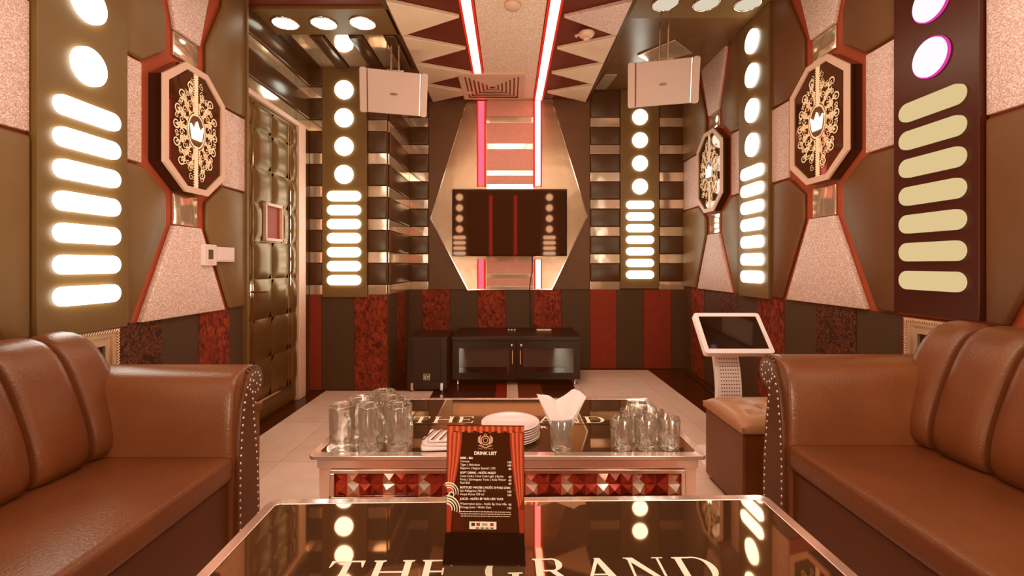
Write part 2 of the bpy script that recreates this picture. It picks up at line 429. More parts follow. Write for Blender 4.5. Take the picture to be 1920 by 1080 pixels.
# downlights
def downlight(x, y, h, m, label, grp):
    t = thing('downlight', label, 'ceiling light', (x, y, CZ+h), 0, grp)
    MB().lathe([(.078, 0), (.088, 0), (.088, -.006), (.080, -.009)], 40, closed=True).build('trim_ring', M['chrome'], t, smooth=True)
    MB().lathe([(.0005, -.003), (.079, -.003), (.079, -.0005), (.0005, -.0005)], 40).build('lens', m, t)
for i, x in enumerate((-1.49, -1.234, -.975)):
    downlight(x, 3.05, HL-.03, M['E_dl'], ['round white ceiling downlight nearest the quilted door', 'middle round downlight of three above the left white speaker', 'round white ceiling downlight beside the zigzag panels, above the left speaker'][i], 'downlights over the door corner')
for i, x in enumerate((1.03, 1.30, 1.575)):
    downlight(x, 3.19-.16, HR-.012, M['E_dl2'], ['dim cream ceiling downlight beside the zigzag panels, above the right speaker', 'middle cream downlight of three above the right white speaker', 'dim cream ceiling downlight nearest the tall wall lamp panel on the right'][i], 'downlights over the right corner')
# downlights over the rear of the room (seen in the television)
for i, x in enumerate((-.82, -.44, -.10, .24, .58)):
    downlight(x, -.80, HL, M['E_dl'], 'round downlight at the rear of the room, mirrored in the television', 'rear downlights')
# air vent
av = thing('air_vent', 'square ivory ceiling air diffuser with nested slats', 'air vent', (-.153, 4.17, CZ+HL))
MB().prism([(-.275, -.285), (.275, -.285), (.275, .285), (-.275, .285)], 0, .02, lambda x, y, d: (x, y, -d)).build('backing', mat('vent recess', (120, 72, 52), .7), av)
def ring(mb, hx, hy, w, d0, d1, T, m=None):
    for (a, b, c, d) in ((-hx, hx, -hy, -hy+w), (-hx, hx, hy-w, hy), (-hx, -hx+w, -hy+w, hy-w), (hx-w, hx, -hy+w, hy-w)):
        mb.box(a, b, c, d, d0, d1, T, m)
fr = MB(); ring(fr, .285, .295, .05, .0, .03, lambda x, y, d: (x, y, -d)); fr.build('frame', M['offw'], av, bevel=.003)
for k in range(6):
    h = .222-.036*k
    sl = MB(); ring(sl, h, h*1.03, .02, .012, .026, lambda x, y, d: (x, y, -d)); sl.build('slat', M['offw'], av, bevel=.003)
# detectors
sd = thing('smoke_detector', 'round ivory detector fixed to the right zigzag ceiling panels', 'smoke detector', (.535, 3.18, CZ+HL-.028))
MB().lathe([(.052, 0), (.056, -.008), (.05, -.022), (.034, -.034), (.001, -.036)], 32).build('base', M['offw'], sd, smooth=True)
MB().lathe([(.022, -.034), (.022, -.05), (.012, -.056), (.001, -.056)], 24).build('cap', M['offw'], sd, smooth=True)
MB().tube([(-.03, 0, -.008), (-.075, .02, -.012), (-.06, .05, -.006)], .008).build('conduit', M['offw'], sd, smooth=True)
s2 = thing('smoke_detector', 'round detector on the middle ceiling strip between the neon lines', 'smoke detector', (.02, 2.87, CZ+HL-.008))
MB().lathe([(.05, 0), (.054, -.01), (.045, -.024), (.001, -.03)], 32).build('base', M['offw'], s2, smooth=True)

# ------------------------------------------------------------------ padded wall sets
def padset(parent, T, cy, ulo, uhi, a, b, ztop, pad):
    z = lambda v: a+b*v
    zb = z(-.215)
    ul, uh = ulo/b, uhi/b
    def P(poly, d, name, m, bev):
        MB().prism([(cy+b*u, min(z(w), ztop)) for u, w in poly], .001, d, T).build(name, m, parent, bevel=bev, seg=3, hard=False)
    zt = (ztop-a)/b
    for s, e in ((-1, ul), (1, uh)):
        e = e-s*.004
        P([(s*.375, -.213), (s*.155, .26), (s*.155, .418), (s*.295, .527), (e, .527), (e, -.213)], .027, 'leather_pad', pad, .014)
        P([(s*.305, .54), (e, .54), (e, 1.012), (s*.305, 1.012)], .02, 'glitter_panel', M['glit'], .004)
        P([(s*.30, 1.025), (s*.155, 1.14), (s*.155, 1.32), (s*.30, 1.62), (s*.32, zt), (e, zt), (e, 1.025)], .027, 'leather_pad', pad, .014)
    P([(-.315, -.213), (.315, -.213), (.10, .262), (-.10, .262)], .03, 'glitter_panel', M['glit'], .004)
    P([(-.09, .268), (.09, .268), (.09, .43), (-.09, .43)], .014, 'mirror_tile', M['mirror'], .003)
    P([(-.09, 1.28), (.09, 1.28), (.23, zt), (-.23, zt)], .03, 'glitter_panel', M['glit'], .004)
    P([(-.09, 1.15), (.09, 1.15), (.09, 1.275), (-.09, 1.275)], .014, 'mirror_tile', M['mirror'], .003)
SETS = [(w_l, TL, 2.25, 1.876-2.25, 2.745-2.25, -.052, .91, HL-.002, M['pad']),
        (w_l, TL, 1.09, .70-1.09, 1.516-1.09, -.052, .91, HL-.002, M['pad']),
        (w_r, TR, 2.52, 2.03-2.52, 3.01-2.52, 0, 1, HR-.002, M['pad_r']),
        (w_r, TR, 3.86, 3.40-3.86, 4.54-3.86, 0, 1, HR-.002, M['pad']),
        (w_r, TR, 1.21, .76-1.21, 1.66-1.21, 0, 1, HR-.002, M['pad_r'])]
for s in SETS: padset(*s)
MB().box(YR, .30, -.24, HL-.002, .001, .03, TL).build('leather_pad', M['pad'], w_l)
MB().box(YR, .36, -.21, HR-.002, .001, .03, TR).build('leather_pad', M['pad_r'], w_r)

# octagonal wall lights
def frame_T(cx, cy, cz): pass
OCT = [(.085, .33), (.235, .212), (.235, -.21), (.085, -.33), (-.085, -.33), (-.235, -.21), (-.235, .212), (-.085, .33)]
def spiral_pts(cx, cy, r0, turns, a0, sgn, n=22):
    P = []
    for i in range(n):
        t = i/(n-1); r = r0*(1-t)**.8+.0015; a = a0+sgn*turns*2*PI*t
        P.append((cx+r*math.cos(a), cy+r*math.sin(a)))
    return P
def octagon(label, loc, rz, sc, dep):
    t = thing('octagonal_wall_light', label, 'wall light', loc, rz, 'octagonal crown lights on the side walls')
    S = lambda poly, k=1: [(u*k*sc, w*k*sc) for u, w in poly]
    T = lambda u, w, d: (u, -d, w)
    MB().prism(S(OCT), 0, dep, T).build('housing', M['blackgl'], t)
    fr = MB(); n = 8
    o_, i_ = S(OCT), S([(u*.865, w*.905) for u, w in OCT])
    vs = [(p[0], -dep-.012, p[1]) for p in o_]+[(p[0], -dep-.012, p[1]) for p in i_]+[(p[0], -dep+.002, p[1]) for p in o_]+[(p[0], -dep+.002, p[1]) for p in i_]
    fs = []
    for k in range(n):
        j = (k+1) % n
        fs += [(k, j, n+j, n+k), (2*n+k, 2*n+j, j, k), (n+k, n+j, 3*n+j, 3*n+k), (3*n+k, 3*n+j, 2*n+j, 2*n+k)]
    fr.add(vs, fs).build('frame', M['offw'], t)
    MB().prism(S(OCT, .9), dep, dep+.003, T).build('glass_face', M['smoke'], t)
    d = dep+.006
    st = MB().box(-.0115*sc, .0115*sc, -.30*sc, .30*sc, dep+.003, d, T)
    for k in range(46):
        z = (-.295+.59*k/45)*sc
        for s in (-1, 1): st.box(min(s*.0115, s*.0185)*sc, max(s*.0115, s*.0185)*sc, z-.003*sc, z+.003*sc, dep+.003, d-.001, T)
    st.build('strap', M['E_orn'], t)
    om = MB()
    ex, ez = .062*sc, .088*sc
    el = [(ex*math.cos(2*PI*k/40), ez*math.sin(2*PI*k/40)) for k in range(41)]
    om.ribbon(el, .010*sc, d+.001, T); om.ribbon([(x*1.18, y*1.16) for x, y in el], .004*sc, d+.001, T)
    for k in range(28):
        a = 2*PI*(k+.5)/28; sg = 1 if (k % 2) else -1
        if abs(math.cos(a)) < .12: continue
        bx, bz = 1.15*ex*math.cos(a), 1.15*ez*math.sin(a)
        big = (k % 2 == 0)
        L = ((.072 if big else .040)+.05*abs(math.sin(a))**2)*sc
        dx, dz = math.cos(a), math.sin(a)
        tx, tz = bx+dx*L, bz+dz*L*1.1
        mid = ((bx+tx)/2-dz*.030*sc*sg, (bz+tz)/2+dx*.030*sc*sg)
        c = [((1-q)**2*bx+2*q*(1-q)*mid[0]+q*q*tx, (1-q)**2*bz+2*q*(1-q)*mid[1]+q*q*tz) for q in [i/8 for i in range(9)]]
        om.ribbon(c, [(.014-.012*abs(i/8-.3))*sc*(1 if big else .75) for i in range(9)], d+.001, T)
        R_ = (.022 if big else .014)*sc
        sp = spiral_pts(tx-dz*R_*sg, tz+dx*R_*sg, R_, 1.2, math.atan2(-dx*sg, dz*sg), sg)
        om.ribbon(sp, [(.008-.005*i/21)*sc for i in range(22)], d+.001, T)
        for q in (3, 6):
            px, pz = c[q]
            for s in (-1, 1):
                ang = a+s*.8; ll = (.032 if big else .022)*sc
                l = [(px, pz), (px+ll*.5*math.cos(ang), pz+ll*.5*math.sin(ang)), (px+ll*math.cos(ang-s*.5), pz+ll*math.sin(ang-s*.5))]
                om.ribbon(l, [.005*sc, .010*sc, .001*sc], d+.0015, T)
    for k in range(14):
        a = 2*PI*k/14+PI/14+.0; sg = 1 if k % 2 else -1
        if abs(math.cos(a)) < .1: continue
        for (fr_, R_, wd) in ((.112, .016, .006), (.150, .011, .005)):
            px, pz = fr_*sc*math.cos(a), fr_*1.32*sc*math.sin(a)
            om.ribbon(spiral_pts(px, pz, R_*sc, 1.25, a+PI, sg), [(wd-.0035*i/21)*sc for i in range(22)], d+.0012, T)
            for e in (-1, 0, 1):
                b_ = a+PI*.5*sg+e*.55
                q0 = (px+R_*.9*sc*math.cos(b_), pz+R_*.9*sc*math.sin(b_)); q1 = (px+R_*1.9*sc*math.cos(b_+.35*sg), pz+R_*1.9*sc*math.sin(b_+.35*sg))
                om.ribbon([q0, ((q0[0]+q1[0])/2, (q0[1]+q1[1])/2), q1], [.002*sc, .007*sc, .001*sc], d+.0014, T)
    for s in (-1, 1):
        for v in (-1, 1):
            for (cx, cz, r) in ((.045, .20, .02), (.085, .175, .016), (.04, .245, .016), (.115, .13, .014)):
                om.ribbon(spiral_pts(s*cx*sc, v*cz*sc, r*sc, 1.3, PI/2, s*v), [(.004-.002*i/21)*sc for i in range(22)], d+.001, T)
            om.ribbon([(s*(.02+.03*q)*sc, v*(.12+.10*q)*sc) for q in [i/5 for i in range(6)]], [.006*sc, .012*sc, .010*sc, .006*sc, .003*sc, .001*sc], d+.001, T)
    om.build('ornament', M['E_orn'], t)
    MB().prism([(ex*.9*math.cos(2*PI*k/32), ez*.9*math.sin(2*PI*k/32)) for k in range(32)], dep+.003, d+.002, T).build('medallion', mat('medallion brown', (96, 62, 40), .3), t)
    k = sc
    cr = [(-.034*k, -.045*k), (.034*k, -.045*k), (.048*k, .03*k), (.022*k, .002*k), (0, .05*k), (-.022*k, .002*k), (-.048*k, .03*k)]
    MB().prism(cr, d+.002, d+.006, T).build('crown', M['E_crown'], t)
    return t
octagon('octagonal crown light on the left wall beside the door', (XL+.001, 2.25, CZ+.655), PI/2, .93, .058)
octagon('large octagonal crown light on the right wall above the kiosk', (XR-.001, 2.495, CZ+.78), -PI/2, 1, .058)
octagon('octagonal crown light deep in the back right corner', (XR-.001, 3.85, CZ+.785), -PI/2, 1.03, .058)

# lamp panels with round and bar lights
def lamp_panel(label, loc, rz, w, zb, zt, circles, pills, plen, ph, rad, dep, mc, mp, mb='board'):
    t = thing('lamp_panel', label, 'lamp panel', loc, rz, 'tall light panels')
    T = lambda u, z, d: (u, -d, z)
    MB().box(-w/2, w/2, zb, zt, .001, dep, T).build('board', M[mb], t, bevel=.003)
    for z in circles:
        if z+rad > zt: continue
        MB().prism(circ(0, z, rad), dep, dep+.014, T).build('round_light', mc, t)
        if mc is M['E_lila']:
            MB().lathe([(rad+.001, 0), (rad+.005, 0), (rad+.005, .010), (rad+.001, .010)], 48, closed=True, T=lambda a, b, c, z=z: (a, -dep-c, z+b)).build('halo_ring', M['E_mag'], t)  # glowing ring added as the magenta halo of the round light
    for z in pills:
        MB().prism(pill(0, z, plen, ph), dep, dep+.014, T).build('bar_light', mp, t)
    return t
seq = lambda z0, sp, n: [z0+sp*k for k in range(n)]
# left, near
lamp_panel('tall light panel with glowing bars above the left sofa', (XL, (1.516+1.876)/2, CZ), PI/2, .36, -.25, HL-.002, [.733, .965, 1.2, 1.43], seq(-.110, .1115, 7), .262, .068, .069, .04, M['E_white'], M['E_white'])
# right, near: dim bars, lilac rounds
lamp_panel('tall light panel with dim cream bars above the right sofa', (XR, 1.845, CZ), -PI/2, .37, -.205, HR-.014, [.835, 1.06, 1.285, 1.51], seq(-.064, .1185, 7), .285, .078, .075, .04, M['E_lila'], M['E_dim'], 'board_r')
lamp_panel('tall light panel on the right wall between two octagonal lights', (XR, 3.205, CZ), -PI/2, .39, -.225, HR-.014, [.84, 1.08, 1.325, 1.563], seq(-.082, .1218, 7), .285, .082, .08, .04, M['E_white'], M['E_white'])
lamp_panel('tall light panel on the column next to the quilted door', ((-1.526-1.162)/2, YCB, CZ), 0, .364, -.262, HL-.014, [.737, .965, 1.197, 1.425], seq(-.123, .114, 7), .272, .08, .0745, .035, M['E_colw'], M['E_colw'])
lamp_panel('tall light panel on the back wall below the right speaker', (1.285, YB, CZ), 0, .38, -.23, HR-.01, [.772, 1.0, 1.228, 1.455], seq(-.095, .1145, 7), .27, .076, .0745, .035, M['E_colw'], M['E_colw'])
# near-wall panels are unseen, added for light; rear-wall ones show in the television
lamp_panel('unseen light panel added at the near end of the left wall', (XL, .5, CZ), PI/2, .36, -.25, HL-.002, [.733, .965, 1.2, 1.43], seq(-.110, .1115, 7), .262, .068, .069, .04, M['E_white'], M['E_white'])
lamp_panel('unseen light panel added at the near end of the right wall', (XR, .56, CZ), -PI/2, .37, -.205, HR-.014, [.835, 1.06, 1.285, 1.51], seq(-.064, .1185, 7), .285, .078, .075, .04, M['E_white'], M['E_white'])
for i, x in enumerate((-1.07, .86)):
    lamp_panel('light panel on the rear wall, mirrored in the television', (x, YR, CZ), PI, .38, -.23, HL-.01, [.772, 1.0, 1.228, 1.455], seq(-.095, .1145, 7), .27, .076, .0745, .035, M['E_colw'], M['E_colw'])

# ------------------------------------------------------------------ hexagonal mirror
HX = [(-.77, .46), (-.41, 1.625), (.415, 1.625), (.765, .48), (.415, -.235), (-.405, -.24)]
hx = thing('hexagonal_mirror', 'large hexagonal bronze mirror behind the television', 'mirror', (0, YB-.02, CZ+.6))
Thx = lambda u, w, d: (u, -d, w-.6)
MB().prism([(u*1.015, .6+(w-.6)*1.008) for u, w in HX], .0005, .004, Thx).build('edge', M['chrome'], hx)
MB().prism(HX, .004, .010, Thx).build('mirror_face', M['hexmir'], hx)
pan = [(.775, .87), (.965, 1.125), (1.215, 1.385), (1.47, HL-.04)]
for a, b in ((.875, .935), (1.135, 1.20), (1.395, 1.46), (.70, .80), (.03, .085), (-.13, -.085), (-.238, -.205)):
    MB().box(-.225, .235, a+.002, b-.002, .010, .02, Thx).build('mirror_strip', M['mirror'], hx, bevel=.003, seg=1)
for a, b in ((.80, .875), (.935, 1.135), (1.20, 1.395), (1.46, HL-.02), (-.085, .03), (-.205, -.13)):
    MB().box(-.225, .235, a, b, .010, .018, Thx).build('glitter_panel', mat('neon-lit glitter', (222, 150, 134), .4, bump=.6, bscale=220, var=.25, vscale=260), hx)  # red of the neon put into the glitter's colour

# ------------------------------------------------------------------ television
tv = thing('television', 'flat black television on the hexagonal mirror', 'television', (.0, 4.45, CZ+.41))
Tt = lambda u, w, d: (u, -d, w)
MB().box(-.552, .557, -.325, .325, 0, .03, Tt).build('case', M['blackgl'], tv, bevel=.004)
MB().box(-.542, .547, -.308, .315, .03, .032, Tt).build('screen', M['tvglass'], tv)
MB().box(-.2, .2, -.15, .15, -.065, 0, Tt).build('wall_bracket', M['black'], tv)
tag(MB().tube([(.225, 4.47, CZ+.09), (.225, 4.49, CZ-.05), (.20, 4.495, CZ-.2), (.205, 4.50, CZ-.4), (.21, 4.49, CZ-.60)], .004).build('power_cord', M['cable'], smooth=True), 'thin black cable hanging from the television to the console', 'cable')

# ------------------------------------------------------------------ console
co = thing('media_console', 'low black television console with two glass doors', 'cabinet', (.06, 3.91, 0))
W = .555; H0 = .055; H1 = .42; D = .56
MB().box(-W, W, -.008, D, H1-.035, H1).build('top', M['black'], co, bevel=.004)
body = MB().box(-W+.01, -W+.03, .02, D-.01, H0, H1-.035).box(W-.03, W-.01, .02, D-.01, H0, H1-.035).box(-.012, .012, .03, D-.01, H0, H1-.035).box(-W+.03, W-.03, .02, D-.01, H0, H0+.02).box(-W+.03, W-.03, D-.02, D-.01, H0, H1-.035).box(-W+.03, W-.03, .06, D-.03, .20, .212)
body.build('carcass', M['black'], co)
for s, nm in ((-1, 'left'), (1, 'right')):
    a, b = (-W+.01, -.004) if s < 0 else (.004, W-.01)
    dr = MB(); fw = .055
    dr.box(a, a+fw, 0, .02, H0, H1-.038).box(b-fw, b, 0, .02, H0, H1-.038).box(a+fw, b-fw, 0, .02, H0, H0+.055).box(a+fw, b-fw, 0, .02, H1-.10, H1-.038)
    d = dr.build('door', M['black'], co)
    MB().box(a+fw, b-fw, .006, .010, H0+.055, H1-.10).build('pane', mat('smoked cabinet glass', (26, 12, 8), .05, coat=1), d)
    hxx = -.045*s*-1*.75
    hx_ = s*.034
    MB().tube([(hx_, -.022, .19), (hx_, -.022, .31)], .0065, 10).box(hx_-.004, hx_+.004, -.022, 0, .20, .208).box(hx_-.004, hx_+.004, -.022, 0, .292, .30).build('handle', M['chrome'], d, smooth=False)
    MB().lathe([(.012, 0), (.012, .012), (.001, .014)], 20, T=lambda x, y, z: (s*.040+x, -z, .345+y)).build('lock', M['chrome'], d, smooth=True)
for k in range(7):
    MB().box(.08, .46, .10, .4, .085+.028*k, .1+.028*k).build('amplifier_slot', M['black'], co) if k < 0 else None
for x in (-W+.05, W-.05):
    for y in (.05, D-.06):
        MB().lathe([(.018, 0), (.018, .012), (.014, .016), (.014, .05), (.02, .056)], 20, T=lambda a, b, c: (x+a, y+b, c)).build('leg', M['chrome'], co, smooth=True)
am = thing('amplifier', 'black audio unit behind the right glass door of the console', 'amplifier', (.35, 4.12, H0+.0205))
MB().box(-.18, .18, 0, .28, .004, .10).build('case', M['black'], am, bevel=.004)
for k in range(5): MB().box(-.16, .16, -.003, .001, .02+.014*k, .025+.014*k).build('trim_line', M['grille'], am)
MB().lathe([(.012, 0), (.010, .014), (.001, .015)], 20, T=lambda x, y, z: (.13+x, -z, .075+y)).build('knob', M['chrome'], am, smooth=True)
rm = MB().box(-.07, .07, -.02, .02, 0, .016).build('remote_control', M['white'], None, bevel=.006)
rm.location = (.32, 4.25, H1+.0005); rm.rotation_euler = (0, 0, .05)
tag(rm, 'slim white remote control lying on the black console', 'remote control')
for i in range(3):
    b = MB().lathe([(.009, 0), (.011, .006), (.007, .013), (.001, .014)], 16).build('white_knob', M['white'], smooth=True)
    b.location = (-.005+.027*i, 4.27, H1+.0005)
    tag(b, 'tiny white round piece in a row of three on the console', 'knob', 'three tiny white pieces on the console')

# ------------------------------------------------------------------ subwoofer
sw = thing('subwoofer', 'black floor subwoofer left of the console', 'speaker', (-.668, 3.72, 0), 0)
MB().box(-.165, .165, 0, .42, .02, .445).build('cabinet', M['black'], sw, bevel=.008)
MB().box(-.115, .115, -.012, 0, .095, .435).build('grille', M['grille'], sw, bevel=.006)
for x in (-.12, .12):
    MB().lathe([(.012, 0), (.012, .055), (.008, .06)], 16, T=lambda a, b, c: (x+a, .03+b, c+.0)).box(x-.010, x+.010, -.010, .0, .018, .075).build('foot', M['chrome'], sw)
for x in (-.12, .12): MB().box(x-.015, x+.015, .36, .39, 0, .02).build('foot', M['black'], sw)
lg = MB(); ring(lg, .026, .024, .003, 0, .001, lambda u, w, d: (u, -.0125-d, w+.125))
for tx, px in (('E', -.019), ('V', .0)):
    vs, fs = text_geo(tx, .036, 'LEFT', .0012)
    lg.add(vs, fs, lambda x, y, z, px=px: (px+x, -.0135, .112+y))
lg.build('badge', M['print'], sw)

# ------------------------------------------------------------------ ceiling-hung speakers
def speaker(label, cx, cy, cz, rz, slant):
    t = thing('hanging_speaker', label, 'speaker', (cx, cy, CZ+cz), rz, 'white speakers hung from the ceiling')
    w, h = .235, .150
    bx = MB()
    P = [(-w+.02, 0), (w-.02, 0), (w*.72, .2), (-w*.72, .2)]
    vs = [(x, y, -h) for x, y in P]+[(x, y, h) for x, y in P]
    bx.add(vs, [(0, 1, 2, 3), (7, 6, 5, 4), (0, 4, 5, 1), (1, 5, 6, 2), (2, 6, 7, 3), (3, 7, 4, 0)])
    bx.build('cabinet', M['spk'], t, bevel=.01, seg=3)
    MB().prism([(-w+.05, -h+.003), (w-.05, -h+.003), (w-.05, h-.003), (-w+.05, h-.003)], .001, .012, lambda u, z, d: (u, -d, z)).build('grille', M['spk'], t, bevel=.003)
    for s in (-1, 1):
        e = MB().prism(rrect(*sorted((s*(w-.045), s*(w+.005))), -h-.004, h+.004, .018), -.03, .018, lambda u, z, d: (u, -d, z))
        e.build('end_cap', M['spk'], t, bevel=.006, seg=3)
        MB().box(*sorted((s*(w-.052), s*(w-.047))), -.0145, -.012, -h+.004, h-.004).build('chrome_line', M['chrome'], t)
    MB().prism([(.026*math.cos(2*PI*k/24), .008*math.sin(2*PI*k/24)) for k in range(24)], .012, .016, lambda u, z, d: (u+.0, -d, z-.01)).build('badge', M['chrome'], t)
    top = HL if cx < 0 else HR
    t.rotation_euler = (.33, 0, rz)
    br = MB()
    for x in (-.02, .035):
        br.tube([(x, .10, h-.005), (x, .10, top-cz-.045)], .007)
    br.box(-.05, .07, .08, .13, h, h+.012).build('bracket', M['chrome'], t)
    return t
speaker('white speaker hung from the ceiling on the left, near the door', -.845, 3.36, 1.262, .27, 0)
speaker('white speaker hung from the ceiling on the right', 1.085, 3.24, 1.287, -.24, 0)

# ------------------------------------------------------------------ door
door = struct('door_1', MB().box(2.86, 3.50, -CZ+.02, 1.06, .001, .02, TD), M['door_lea'])
yb = [2.900, 3.14, 3.382]; zr = [1.04, .88, .635, .40, .155, -.095, -.355, -.62, -.88]
pads = MB()
for i in range(2):
    for j in range(8):
        if j == 3: continue
        y0, y1, z1, z0 = yb[i]+.002, yb[i+1]-.002, zr[j]-.002, zr[j+1]+.002
        n = 6; vs = []; fs = []
        for a in range(n+1):
            for b in range(n+1):
                u, v = a/n, b/n
                e = (1-abs(2*u-1)**4)*(1-abs(2*v-1)**4)
                vs.append((y0+(y1-y0)*u, z0+(z1-z0)*v, .02+.018*e**.5))
        for a in range(n):
            for b in range(n): fs.append((a*(n+1)+b, a*(n+1)+b+1, (a+1)*(n+1)+b+1, (a+1)*(n+1)+b))
        pads.add(vs, fs, TD)
def padcell(mb, y0, y1, z0, z1, T, bul=.017, n=6):
    vs = []; fs = []
    for a in range(n+1):
        for b in range(n+1):
            u, v = a/n, b/n; e = (1-abs(2*u-1)**4)*(1-abs(2*v-1)**4)
            vs.append((y0+(y1-y0)*u, z0+(z1-z0)*v, .02+bul*e**.6))
    for a in range(n):
        for b in range(n): fs.append((a*(n+1)+b, a*(n+1)+b+1, (a+1)*(n+1)+b+1, (a+1)*(n+1)+b))
    mb.add(vs, fs, T)
padcell(pads, 2.902, 3.02, .157, .398, TD); padcell(pads, 3.27, 3.38, .157, .398, TD)
for j in range(8):
    padcell(pads, 3.40, 3.495, zr[j+1]+.002, zr[j]-.002, TD, .022)
    padcell(pads, 2.862, 2.888, zr[j+1]+.002, zr[j]-.002, TD, .01)
pads.build('quilted_pad', M['door_lea'], door, smooth=True)
MB().box(2.889, 2.897, -.89, 1.04, .02, .034, TD).box(3.386, 3.395, -.89, 1.04, .02, .034, TD).box(2.889, 3.395, -.892, -.878, .02, .034, TD).build('chrome_trim', M['chrome'], door)
wf = MB()
for (a, b, c, d) in ((3.03, 3.045, .165, .415), (3.245, 3.26, .165, .415), (3.03, 3.26, .165, .182), (3.03, 3.26, .398, .415)): wf.box(a, b, c, d, .02, .045, TD)
wfo = wf.build('vision_frame', M['offw'], door, bevel=.003)
MB().box(3.045, 3.245, .182, .398, .021, .024, TD).build('pane', M['redin'], wfo)
MB().tube([TD(2.878, -.17, .03), TD(2.878, -.17, .075), TD(2.96, -.17, .08)], .009, 10).box(2.865, 2.89, -.21, -.10, .02, .03, TD).build('handle', M['chrome'], door)
tr = struct('trim_1', MB().box(3.505, 3.62, -CZ, 1.095, .001, .045, TD), M['offw'], bevel=.004)
struct('trim_2', MB().box(2.76, 3.505, 1.062, 1.095, .001, .045, TD), M['offw'], bevel=.004)
struct('trim_3', MB().box(2.755, 2.856, -CZ, 1.06, .001, .02, TD), M['pad_dk'], bevel=.003)
MB().box(3.625, 3.765, -CZ, 1.095, .001, .012, TD).build('cloth_strip', M['pad_dk'], w_dr)
MB().box(2.738, 2.752, -CZ, HL, 0, .036, TL).build('edge_strip', M['offw'] if 0 else M['pad'], w_l)

# switches
th = thing('thermostat', 'white thermostat on the glitter panel beside the door', 'thermostat', TL(2.385, .052, .028), PI/2)
MB().prism(rrect(-.05, .05, -.055, .055, .006), 0, .02, Tt).build('case', M['whitecer'], th, bevel=.003)
MB().box(-.018, .018, -.022, .028, .02, .0215, Tt).build('display', mat('lcd', (96, 80, 60), .2), th)
for k in range(3): MB().box(-.022+.017*k, -.012+.017*k, -.042, -.034, .02, .023, Tt).build('button', M['white'], th)
swt = thing('light_switch', 'white double light switch beside the thermostat', 'light switch', TL(2.52, .058, .034), PI/2)
MB().prism(rrect(-.078, .078, -.040, .040, .004), 0, .010, Tt).build('plate', M['whitecer'], swt, bevel=.002)
for k in range(2): MB().box(-.070+.072*k, -.002+.072*k, -.032, .032, .010, .014, Tt).build('rocker', M['whitecer'], swt, bevel=.002)

# ------------------------------------------------------------------ ornate frames behind the sofas
def ornate(label, T, y0, y1, z0, z1):
    cy, cz = (y0+y1)/2, (z0+z1)/2; L = Vector(T(cy, cz, 0))
    t = thing('picture_frame', label, 'picture frame', L, 0, 'ornate frames under the light panels')
    hy, hz = (y1-y0)/2, (z1-z0)/2
    T2 = lambda u, w, d: tuple(Vector(T(cy+u, cz+w, d))-L)
    m = MB(); ring(m, hy, hz, .03, .013, .03, T2); ring(m, hy-.03, hz-.03, .02, .013, .022, T2); ring(m, hy-.05, hz-.05, .012, .013, .03, T2)
    n = int(2*hy/.011)
    for k in range(n):
        u = -hy+.006+(2*hy-.012)*k/(n-1)
        for w in (hz-.008, -hz+.008):
            m.tube([(u-.004, w-.006, .033), (u+.004, w+.006, .033)], .0035, 5, T=T2)
    n = int(2*hz/.011)
    for k in range(n):
        w = -hz+.006+(2*hz-.012)*k/(n-1)
        for u in (hy-.008, -hy+.008):
            m.tube([(u-.006, w-.004, .033), (u+.006, w+.004, .033)], .0035, 5, T=T2)
    m.build('carved_frame', M['gold'], t)
    MB().box(-hy+.06, hy-.06, -hz+.06, hz-.06, .013, .018, T2).build('panel', M['dark_in'], t)
ornate('ornate silver gilt frame peeking out behind the left sofa', TL, 1.40, 1.845, -.60, -.252)
ornate('ornate silver gilt frame peeking out behind the right sofa', TR, 1.50, 1.985, -.60, -.225)

